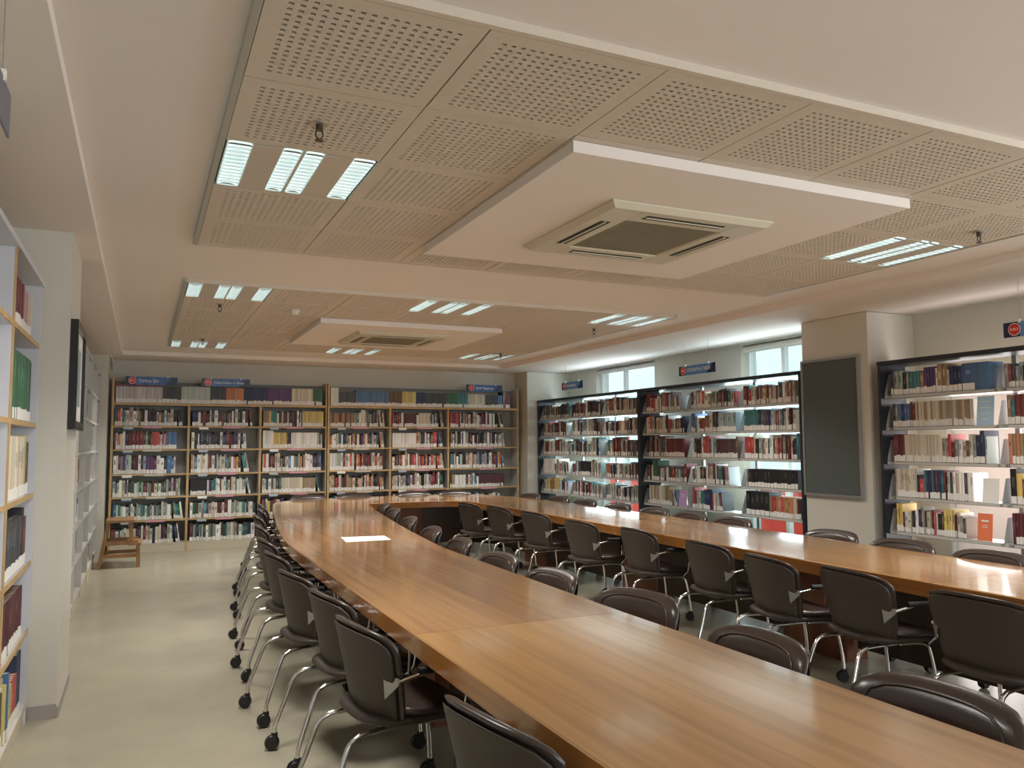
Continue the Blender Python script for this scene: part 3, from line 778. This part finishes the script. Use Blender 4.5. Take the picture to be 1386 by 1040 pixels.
for k in range(7):
    for bay in range(6):
        a = 6.36+bay*6.14/6+.03; L = 6.14/6-.06
        h = ((S2[k+1] if k < 6 else 2.5)-S2[k]) - .035
        book_row((-0.555, a, 0), PI/2, L, S2[k], h, 'long white bookcase', bay+1, k, 'near', 'books in the long white bookcase', random.choice([.35, .6, .85, .95]), (), weight=.25, hh=(.6, .85), lean_end=.5, mix=['black', 'navy', 'white', 'orange', 'brown', 'grey', 'blue', 'green', 'cream'])

# ------------------------------------------------------------------ build the books: the 300 that show largest singly, the rest as one mass
def apparent(b):
    c = b['p'] + Vector((0, 0, b['h']/2)) - Vector((0, 0, CAM_H))
    z = c.dot(FWD)
    if z < .3: return 0
    u, v = 693 + FPX*c.dot(RIGHT)/z, 520 - FPX*c.dot(UP)/z
    if not (-2 < u < 1388 and 0 < v < 1040): return 0
    if b['shelf'] == 0 and 'rack' in b['case']: return 0
    n = Vector((math.sin(b['rz']), -math.cos(b['rz']), 0))
    cosv = max(.05, -(c.normalized().dot(n)))
    if 'long' in b['case']: return 0
    return b['w']*b['h']*cosv*(FPX/z)**2 * b['wt']
order = sorted(range(len(BOOKS)), key=lambda i: -apparent(BOOKS[i]))
single = {i for i in order[:300] if apparent(BOOKS[i]) > 0}
SHW = {'near steel rack': ['sixth', 'fifth', 'fourth', 'third', 'second', 'top'], 'middle steel rack': ['sixth', 'fifth', 'fourth', 'third', 'second', 'top'],
       'corner steel rack': ['sixth', 'fifth', 'fourth', 'third', 'second', 'top'], 'near white bookcase': ['bottom', 'fifth', 'fourth', 'third', 'second', 'top'],
       'far oak bookcase': ['bottom', 'sixth', 'fifth', 'fourth', 'third', 'second', 'top']}
mass = MB()
for i, b in enumerate(BOOKS):
    w, h, d = b['w'], b['h'], b['d']
    R = Matrix.Translation(b['p']) @ Matrix.Rotation(b['rz'], 4, 'Z') @ Matrix.Translation((0, 0, 0)) @ Matrix.Rotation(-b['ang'], 4, 'Y')
    lab_h = min(.055, h*.24)
    if i in single:
        mb = MB(); bulge = book_geo(mb, w, h, d, b['c'])
        # printed bands on the spine
        if not b['set'] or random.random() < .5:
            lc = tuple(min(.85, q*1.9+.05) for q in b['c']) if sum(b['c']) < .9 else tuple(q*.35 for q in b['c'])
            z0 = h*random.uniform(.45, .62); z1 = h*random.uniform(.72, .86)
            mb.box(w*.33, w*.67, -bulge-.0006, -bulge+.0005, z0, z1, 0, lc)
        o = mb.build('book', M['books']); o.matrix_world = R
        sh = SHW[b['case']][b['shelf']]
        size = ''
        lab = f"{b['nm']} book, {ordinal(b['k'])} from {b['far']} end on the {sh} shelf, {ordinal(b['bay'])} bay, {b['case']}"
        if b['case'] == 'near white bookcase':
            lab = f"{b['nm']} book, {ordinal(b['k'])} from {b['far']} end on the {sh} shelf of the near white bookcase"
        tag(o, lab, 'book', b['group'])
        if b['lab'] and h > .08:
            l = MB(); z0 = .004
            l.box(-.0004 if w < .02 else w*.06, w+.0004 if w < .02 else w*.94, -bulge-.0012, .012, z0, z0+lab_h*random.uniform(.9, 1.15), 0)
            l.build('spine_label', M['whitelab'], o)
    else:
        mb = MB(); mb.box(0, w, 0, d, 0, h, 0, b['c'])
        if b['lab']:
            q = random.uniform(.74, .88); mb.box(w*.04, w*.96, -.0012, .01, .004, .004+lab_h*random.uniform(.85, 1.2), 0, (q, q*.985, q*.93))
        if b['nm'] == 'pink-topped pale': mb.box(w*.05, w*.95, -.0008, .01, h*.86, h*.99, 0, (.22, .045, .09))
        if random.random() < .55 and not b['set']:
            c = b['c']; lc = tuple(min(.8, q*1.8+.06) for q in c) if sum(c) < .9 else tuple(q*.4 for q in c)
            z0 = h*random.uniform(.4, .6); mb.box(w*.2, w*.8, -.0008, .01, z0, h*random.uniform(.68, .9), 0, lc)
        mass.add([R @ Vector(p) for p in mb.v], mb.f, 0)
        mass.c[-len(mb.c):] = mb.c
o = mass.build('books', M['books'])
tag(o, 'remaining books filling the far and side shelves, too many and small to single out', 'books', None, 'stuff')

# ------------------------------------------------------------------ ring-shaped conference table
TZ, TT = 0.75, 0.088
def smooth(pts, n=6):
    out = []
    for i in range(len(pts)-1):
        p0, p1, p2, p3 = pts[max(i-1, 0)], pts[i], pts[i+1], pts[min(i+2, len(pts)-1)]
        for k in range(n):
            t = k/n
            out.append(tuple(.5*((2*b)+(-a+c)*t+(2*a-5*b+4*c-d)*t*t+(-a+3*b-3*c+d)*t**3) for a, b, c, d in zip(p0, p1, p2, p3)))
    out.append(pts[-1]); return out
def resample(pts, n):
    L = [0]
    for a, b in zip(pts[:-1], pts[1:]): L.append(L[-1]+math.dist(a, b))
    out = []; j = 0
    for k in range(n):
        s = L[-1]*k/(n-1)
        while j < len(pts)-2 and L[j+1] < s: j += 1
        t = (s-L[j])/max(1e-9, L[j+1]-L[j]); out.append((pts[j][0]+(pts[j+1][0]-pts[j][0])*t, pts[j][1]+(pts[j+1][1]-pts[j][1])*t))
    return out
TY = [0.70, 3.31, 5.93]
tb = empty('conference_table', (3.15, 5.8, 0), 'large ring-shaped varnished wooden conference table with a curved far end', 'table'); toff = tb.location
def slab(name, outer, inner, m_, label=None):
    n = 60 if len(outer) > 2 else 2
    o_, i_ = (resample(outer, n), resample(inner, n)) if n > 2 else (outer, inner)
    mb = MB(); r = .006; z0, z1 = TZ-TT, TZ
    def sh(p, q, d):
        v = Vector((q[0]-p[0], q[1]-p[1])).normalized(); return (p[0]+v[0]*d, p[1]+v[1]*d)
    prof = []
    for k in range(n):
        o, i = o_[k], i_[k]
        a, b = sh(o, i, r), sh(i, o, r)
        prof.append([(*a, z1), (*b, z1), (*i, z1-r), (*i, z0), (*o, z0), (*o, z1-r)])
    vs = [p for q in prof for p in q]
    for k in range(n-1):
        for e in range(6):
            f = (k*6+e, k*6+(e+1) % 6, (k+1)*6+(e+1) % 6, (k+1)*6+e)
            mb.add([vs[q] for q in f], [(0, 1, 2, 3)], 0 if e in (0, 5, 1) else 1)
    mb.add(prof[0], [(5,4,3,2,1,0)], 1); mb.add(prof[-1], [(0,1,2,3,4,5)], 1)
    me = mb.mesh(name, [m_, M['edge']])
    b = bmesh.new(); b.from_mesh(me); bmesh.ops.remove_doubles(b, verts=b.verts, dist=1e-5); bmesh.ops.recalc_face_normals(b, faces=b.faces)
    bmesh.ops.translate(b, verts=b.verts, vec=-Vector(toff)); b.to_mesh(me); b.free()
    o = bpy.data.objects.new(name, me); COL.objects.link(o); o.parent = tb
    if label: o['label'] = label
    return o
g = .0015
LO, LI, RO, RI = 1.068, 2.105, 5.13, 4.105
slab('table_section', [(LO+.01, -1.0), (LO+.01, TY[0]-g)], [(LI, -1.0), (LI, TY[0]-g)], M['tablegold'])
slab('table_section', [(LO, TY[0]+g), (LO, TY[1]-g)], [(LI, TY[0]+g), (LI, TY[1]-g)], M['tablegold'], 'paler golden veneer')
slab('table_section', [(LO, TY[1]+g), (LO+.02, TY[2]-g)], [(LI, TY[1]+g), (LI+.045, TY[2]-g)], M['table'])
slab('table_section', [(RO, -1.0), (RO, TY[0]-g)], [(RI, -1.0), (RI, TY[0]-g)], M['table'])
slab('table_section', [(RO, TY[0]+g), (RO, 3.22-g)], [(RI, TY[0]+g), (RI, 3.22-g)], M['tablegold'])
slab('table_section', [(RO, 3.22+g), (RO+.10, TY[2]-g)], [(RI, 3.22+g), (RI+.08, TY[2]-g)], M['table'])
OUT = smooth([(LO+.02, TY[2]+g), (1.105, 6.8), (1.19, 7.8), (1.30, 8.8), (1.44, 9.9), (1.57, 10.9), (1.68, 11.5), (1.90, 11.85), (2.35, 12.02), (3.0, 12.16), (3.8, 12.2), (4.45, 12.1), (4.90, 11.8), (5.12, 11.2), (5.24, 10.2), (5.29, 8.9), (5.27, 7.4), (RO+.10, TY[2]+g)])
IN = smooth([(LI+.045, TY[2]+g), (2.24, 6.8), (2.36, 7.8), (2.50, 8.8), (2.64, 9.8), (2.77, 10.55), (2.84, 10.78), (3.05, 10.84), (3.6, 10.86), (4.05, 10.76), (4.17, 10.5), (4.215, 9.8), (4.225, 9.0), (4.215, 7.6), (4.20, 6.7), (RI+.08, TY[2]+g)])
def match(outer, inner, keys):
    o, i = [], []
    for (a0, a1), (b0, b1), n in keys:
        o += resample(outer[a0:a1+1], n)[:-1]; i += resample(inner[b0:b1+1], n)[:-1]
    return o + [outer[-1]], i + [inner[-1]]
no, ni = len(OUT)-1, len(IN)-1
KEY = [((0, 36), (0, 30), 22), ((36, 72), (30, 60), 30), ((72, no), (60, ni), 24)]
o2, i2 = match(OUT, IN, KEY)
def _slab_raw(name, o_, i_, m_):
    mb = MB(); r = .006; z0, z1 = TZ-TT, TZ; n = len(o_); prof = []
    for o, i in zip(o_, i_):
        v = Vector((i[0]-o[0], i[1]-o[1])).normalized()*r
        prof.append([(o[0]+v[0], o[1]+v[1], z1), (i[0]-v[0], i[1]-v[1], z1), (*i, z1-r), (*i, z0), (*o, z0), (*o, z1-r)])
    vs = [p for q in prof for p in q]
    for k in range(n-1):
        for e in range(6):
            f = (k*6+e, k*6+(e+1) % 6, (k+1)*6+(e+1) % 6, (k+1)*6+e)
            mb.add([vs[q] for q in f], [(0, 1, 2, 3)], 0 if e in (0, 5, 1) else 1)
    mb.add(prof[0], [(5,4,3,2,1,0)], 1); mb.add(prof[-1], [(0,1,2,3,4,5)], 1)
    me = mb.mesh(name, [m_, M['edge']])
    b = bmesh.new(); b.from_mesh(me); bmesh.ops.remove_doubles(b, verts=b.verts, dist=1e-5); bmesh.ops.recalc_face_normals(b, faces=b.faces)
    bmesh.ops.translate(b, verts=b.verts, vec=-Vector(toff)); b.to_mesh(me); b.free()
    o = bpy.data.objects.new(name, me); COL.objects.link(o); o.parent = tb
    return o
_slab_raw('table_section', o2, i2, M['table'])['label'] = 'curved far end section'
# pedestals and modesty panels under the ring
def ped(x, y, ang, lx=.20, ly=.62):
    mb = MB(); ca, sa = math.cos(ang), math.sin(ang)
    P = [(x+ca*u-sa*v, y+sa*u+ca*v) for u, v in ((-lx/2,-ly/2),(lx/2,-ly/2),(lx/2,ly/2),(-lx/2,ly/2))]
    mb.prism(P, 0, TZ-TT); mb.build('pedestal', M['pedestal'], tb, toff)
for y, x, a in ((0.0, 1.58, 0), (2.0, 1.58, 0), (4.6, 1.60, 0), (7.2, 1.70, -.1), (9.6, 2.02, -.13)): ped(x, y, a)
for y, x, a in ((0.0, 4.62, 0), (2.0, 4.62, 0), (4.58, 4.66, 0), (7.0, 4.74, 0), (9.4, 4.75, 0)): ped(x, y, a)
ped(3.45, 11.5, 0, .62, .30)
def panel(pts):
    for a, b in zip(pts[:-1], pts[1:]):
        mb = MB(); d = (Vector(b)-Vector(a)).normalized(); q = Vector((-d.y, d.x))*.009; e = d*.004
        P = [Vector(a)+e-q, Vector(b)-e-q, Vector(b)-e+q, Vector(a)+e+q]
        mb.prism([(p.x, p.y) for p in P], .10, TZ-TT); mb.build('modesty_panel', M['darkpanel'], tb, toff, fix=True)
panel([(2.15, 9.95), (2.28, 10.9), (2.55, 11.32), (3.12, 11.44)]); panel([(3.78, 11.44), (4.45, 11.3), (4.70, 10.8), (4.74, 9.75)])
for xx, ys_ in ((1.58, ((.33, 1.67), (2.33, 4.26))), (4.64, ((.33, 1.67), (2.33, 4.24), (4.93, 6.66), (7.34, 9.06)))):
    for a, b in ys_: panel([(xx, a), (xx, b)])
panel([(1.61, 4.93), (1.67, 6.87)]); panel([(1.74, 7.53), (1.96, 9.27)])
# sheet of paper
mb = MB(); mb.prism([(1.545, 6.62), (1.925, 6.62), (1.955, 6.93), (1.585, 6.99)], .7505, .7517)
tag(mb.build('paper_sheet', M['whitelab'], fix=True), 'white sheet of paper lying on the aisle arm of the table', 'paper')

# ------------------------------------------------------------------ chairs
def make_chair():
    root = empty('office_chair', (0, 0, 0))
    def back(u, v, t, wide=1.0, dz=0.0):
        s = (v+1)/2
        w = (.240+.070*s)*wide
        z = .595+.213*v+dz - .018*u*u*max(0, v)
        y = -.180-.038*v+.066*abs(u)**2.4
        if v > .7: y -= .030*((v-.7)/.3)**2
        if v < -.5: y += .012*((-v-.5)/.5)**2
        nx = -.13*u*2.0
        return (w*u+nx*t, y+t, z+(t*.25 if v > .6 else 0))
    mb = MB(); mb.pillow(lambda u, v, t: back(u, v, t), .038, .018, 5.5, 8, 48, 5); mb.build('backrest', M['vinyl'], root, fix=True)
    mb = MB(); mb.pillow(lambda u, v, t: back(u*.955, v*.95-.035, t-.021), .006, .012, 6, 6, 44, 6); mb.build('back_shell', M['shell'], root, fix=True)
    # welt along the front face of the pad
    mb = MB(); n = 40; pts = []
    for j in range(n+1):
        th = 2*PI*j/n; c, s = math.cos(th), math.sin(th); e = (abs(c)**5+abs(s)**5)**(-.2)
        pts.append(back(.84*e*c, .84*e*s, .031))
    mb.tube(pts, .0045, 5, 0, False); mb.build('welt', M['vinyl'], root)
    def seat(u, v, t, wide=1.0):
        y = .058+.212*v; x = (.255-.02*max(0, -v))*u*wide
        z = .440+t+.020*u*u-.035*max(0, v-.4)**2*2.2+.03*max(0, -v-.35)
        return (x, y, z)
    mb = MB(); mb.pillow(lambda u, v, t: seat(u, v, t), .030, .040, 4, 7, 40, 5); mb.build('seat', M['vinyl'], root, fix=True)
    def sshell(u, v, t):
        z = .402+t+.03*max(0, -v-.25)**1.3+.02*u*u
        return (.248*u, .022+.235*v-.015*max(0, -v), z)
    mb = MB(); mb.pillow(sshell, .030, .018, 4, 6, 36, 8); mb.build('seat_shell', M['shell'], root, fix=True)
    for s in (-1, 1):
        mb = MB()
        x, y, z = back(.80*s, -.05, -.032); x2, y2, z2 = back(.99*s, -.05, -.01)
        # triangular steel plate following the shell
        A = [(x, y-.004, z+.035), (x2+.012*s, y2-.012, z2+.035), (x2+.012*s, y2-.012, z2+.008), (x+.015*s, y-.004, z-.05)]
        B = [(p[0], p[1]+.004, p[2]) for p in A]
        mb.add(A+B, [(0,1,2,3),(7,6,5,4)]+[(i, (i+1) % 4, 4+(i+1) % 4, 4+i) for i in range(4)]); br = mb.build('bracket', M['steelplate'], root, fix=True)
        mb = MB(); xs = x2+.014*s
        mb.tube([(xs, y2-.012, z2+.022), (xs, .0, .628), (xs, .13, .622), (xs, .175, .60), (xs-.005*s, .185, .55), (xs-.02*s, .17, .44), (xs-.05*s, .14, .395)], .008, 8); ar = mb.build('armrest', M['chrome'], root)
        mb = MB(); mb.tube([(xs, -.05, .636), (xs, .12, .630)], .016, 8); mb.build('arm_pad', M['black'], ar)
        for fr in (0, 1):
            mb = MB()
            if fr: P = [(.15*s, .02, .386), (.165*s, .13, .386), (.17*s, .185, .375), (.176*s, .212, .345), (.185*s, .235, .22), (.19*s, .245, .10), (.19*s, .246, .075)]
            else: P = [(.14*s, .0, .386), (.162*s, -.20, .388), (.17*s, -.265, .378), (.176*s, -.305, .345), (.186*s, -.345, .24), (.196*s, -.388, .125), (.197*s, -.392, .072)]
            mb.tube(smooth(P, 3), .0115, 8); lg = mb.build('leg', M['chrome'], root)
            cx, cy = P[-1][0], P[-1][1]; sw = random.uniform(-.5, .5); ca, sa = math.cos(sw), math.sin(sw)
            mb = MB(); cy2 = cy-.012
            for q in (-1, 1): mb.disc((cx+q*.006*ca+(.0 if q > 0 else 0), cy2+q*.006*sa, .037), (q*ca, q*sa, 0), .037, .015, 16, 0, .033)
            mb.box(cx-.012, cx+.012, cy-.014, cy+.014, .045, .084)
            mb.build('caster', M['black'], lg)
    return root
CH = make_chair(); used = [False]
def chair(xt, y, face, jit, label, group):
    """xt: where the top of the back stands; face: heading of the sitter in degrees (90 = +Y)"""
    o = CH if not used[0] else copy_tree(CH); used[0] = True
    a = math.radians(face+jit-90)
    o.rotation_euler = (0, 0, a); o.location = (xt[0]-math.sin(a)*.225, xt[1]+math.cos(a)*.225, 0)
    tag(o, label, 'chair', group)
def row(group, where, items, face):
    for k, it in enumerate(items):
        chair((it[0], it[1]), None, face, it[2] if len(it) > 2 else random.uniform(-4, 4), f'brown vinyl chair with chrome legs, {ordinal(k+1)} {where}', group)
row('chairs along the aisle side of the table', 'from camera along the aisle side of table',
    [(.88, 1.40, 8), (.875, 2.13, 9), (.825, 3.43, 8), (.845, 4.17, 7), (.80, 4.92, 8), (.83, 5.84, 4), (.89, 6.72, 1), (1.0, 7.86, -2), (1.12, 8.97, -4), (1.27, 9.85, -7), (1.375, 10.62, -6)], 0)
row('chairs inside the ring along the aisle arm', 'from camera inside ring along aisle arm',
    [(2.265, 1.74, 2), (2.26, 2.50, -3), (2.325, 3.46, 12), (2.265, 4.25, 2), (2.275, 5.04, 0), (2.345, 5.98, -6), (2.435, 6.92, -7), (2.56, 7.98, -8), (2.72, 9.10, -8), (2.86, 10.0, -8)], 180)
row('chairs inside the ring along the window arm', 'from camera inside ring along window arm',
    [(3.70, 2.68, 1), (3.785, 3.54, -6), (3.74, 4.20, -9), (3.87, 5.0, -4), (3.94, 6.05, -3), (3.85, 6.90, 3), (3.90, 8.0, 5), (3.87, 8.93, 5), (3.76, 9.6, 6)], 0)
row('chairs along the window side of the table', 'from camera along window side of table',
    [(5.31, 2.90, 1), (5.31, 3.65, 0), (5.32, 4.36, 1), (5.37, 5.10, 1), (5.43, 6.42, 0), (5.44, 7.12, 1), (5.45, 7.80, 2), (5.46, 8.60, 1), (5.45, 9.40, 1), (5.43, 10.12, 3), (5.36, 10.9, 8)], 180)
row('chairs at the far end of the table', 'from aisle at far end of table', [(2.25, 12.20, 9), (2.98, 12.33, 4), (3.95, 12.37, 0), (4.62, 12.28, -8)], 270)

# ------------------------------------------------------------------ felt board, picture, signs, stool, boxes
r = empty('felt_board', (6.35, 6.04, 1.0), 'tall grey felt board in aluminium frame on the pillar', 'board'); off = r.location
boxpart('felt', M['board'], r, off, 6.338, 6.36, 5.69, 6.395, 1.025, 2.38)
for b in ((5.665, 5.69, 1.0, 2.405), (6.395, 6.42, 1.0, 2.405), (5.69, 6.395, 1.0, 1.025), (5.69, 6.395, 2.38, 2.405)):
    boxpart('frame', M['alu'], r, off, 6.328, 6.36, *b)
r = empty('picture_frame', (-0.40, 6.4, 1.68), 'black framed picture hanging on the aisle pillar', 'picture frame'); off = r.location
r.location = (-0.40, 5.78, 1.66); off = r.location
for b in ((5.42, 5.47, 1.65, 2.31), (6.10, 6.15, 1.65, 2.31), (5.47, 6.10, 1.65, 1.70), (5.47, 6.10, 2.26, 2.31)):
    boxpart('frame', M['frameblack'], r, off, -0.405, -0.362, *b)
boxpart('mount', M['whitelab'], r, off, -0.404, -0.380, 5.47, 6.10, 1.70, 2.26)
boxpart('print', M['bluelab'], r, off, -0.380, -0.378, 5.60, 5.97, 1.80, 2.16)

def sign(x, y, rz, badge, words, label, w=.685, top=2.54, body=None, ceil=ZS, size=.058, sq=1.0, plain=False):
    r = empty('hanging_sign', (x, y, top-.118), label, 'sign', 'blue hanging section signs', rz=rz)
    h = .118; e = .13
    mb = MB(); mb.box(0, w, 0, .006, 0, h); mb.build('board', M['signgrey'] if plain else (body or M['signblue']), r)
    if not plain:
        mb = MB(); mb.box(0, e, -.0015, 0, 0, h); mb.build('end_field', M['signnavy'], r)
        mb = MB(); mb.prism([(w-.17, 0), (w, 0), (w, h), (w-.06, h)], -.0015, 0, 0, 'y'); mb.build('corner_field', M['signnavy'], r, fix=True)
        mb = MB(); mb.disc((.088, -.0015, h/2), (0, -1, 0), .050, .001, 24); mb.build('badge_ring', M['whitelab'], r)
        mb = MB(); mb.disc((.088, -.0025, h/2), (0, -1, 0), .045, .001, 24); bd = mb.build('badge', M['signred'], r)
        text('badge_number', badge, .040 if len(badge) < 4 else .030, M['whitelab'], bd, (.088, -.0045, h/2), (PI/2, 0, 0), .9, 'CENTER')
        text('lettering', words, size, M['whitelab'], r, (.165, -.002, h/2), (PI/2, 0, 0), sq)
    for q in (.13, w-.13):
        mb = MB(); mb.box(q-.008, q+.008, -.006, .012, h-.012, h+.018); c = mb.build('clip', M['whitelab'], r)
        mb = MB(); mb.tube([(q, .003, h+.018), (q, .003, ceil-(top-.118))], .0015, 5); mb.build('cord', M['alu'], c)
    return r
sign(-0.235, 12.66, 0, '811', 'Türkçe Şiir', 'blue hanging sign reading Türkçe Şiir above the far bookcase', size=.06, body=M['signblue'])
sign(0.78, 12.66, 0, '813', 'Türkçe Roman ve Hikaye', 'blue hanging sign reading Türkçe Roman ve Hikaye', size=.052, sq=.82)
sign(4.985, 12.66, 0, '7', 'Türk Tiyatrosu', 'blue hanging sign with number seven above window-end far bookcase', w=.66, top=2.56, size=.055, body=M['signblue'])
sign(6.22, 11.55, -PI/2, '200', 'Din Bilimleri', 'small blue hanging sign above the corner rack', top=2.535, ceil=ZS-.01, size=.062, body=M['signlight'])
sign(6.22, 8.39, -PI/2, '900', 'COĞRAFYA & TARİH', 'blue hanging sign reading COĞRAFYA & TARİH', w=.72, top=2.518, ceil=ZS-.01, size=.062, sq=.78, body=M['signlight'])
sign(6.22, 4.125, -PI/2, '0-813', 'Dünya Edebiyatı', 'blue hanging sign with badge 0-813 above the near rack', w=.72, top=2.488, ceil=ZS-.01, size=.06, sq=.8, body=M['signlight'])
sign(-0.35, 1.82, PI/2, '', '', 'plain grey back of a hanging sign at the upper aisle edge', top=2.505, plain=True)
sign(-0.36, 10.6, PI/2, '', '', 'plain hanging sign seen edge-on above the long white bookcase', top=2.62, plain=True)

r = empty('step_stool', (-0.22, 11.68, 0), 'wooden two-step stool on the floor before the far bookcase', 'stool'); off = r.location
def stick(name, a, b, w, d): mb = MB(); mb.bar(a, b, w, d); mb.build(name, M['stool'], r, off)
for y in (11.45, 11.92):
    stick('leg', (-.455, y, 0.002), (-.355, y, .575), .045, .035)
    stick('leg', (-.085, y, .30), (-.105, y, .575), .045, .035)
    stick('leg', (.0, y, 0.002), (-.01, y, .285), .045, .035)
    stick('rail', (-.40, y-.002, .315), (-.01, y-.002, .315), .05, .022)
    stick('rail', (-.43, y-.002, .155), (-.01, y-.002, .155), .045, .022)
stick('rail', (-.43, 11.47, .20), (-.43, 11.90, .20), .04, .022); stick('rail', (.0, 11.47, .18), (.0, 11.90, .18), .04, .022)
boxpart('top_step', M['stool'], r, off, -.385, -.06, 11.41, 11.96, .575, .605)
boxpart('lower_step', M['stool'], r, off, -.13, .03, 11.41, 11.96, .285, .312)

r = empty('cardboard_box', (-0.70, 10.2, 2.549), 'beige cardboard box on top of the long white bookcase', 'box'); off = r.location
boxpart('carton', M['card'], r, off, -.84, -.58, 9.95, 10.5, 2.55, 2.70); boxpart('lid', M['card'], r, off, -.845, -.575, 9.945, 10.505, 2.70, 2.73)
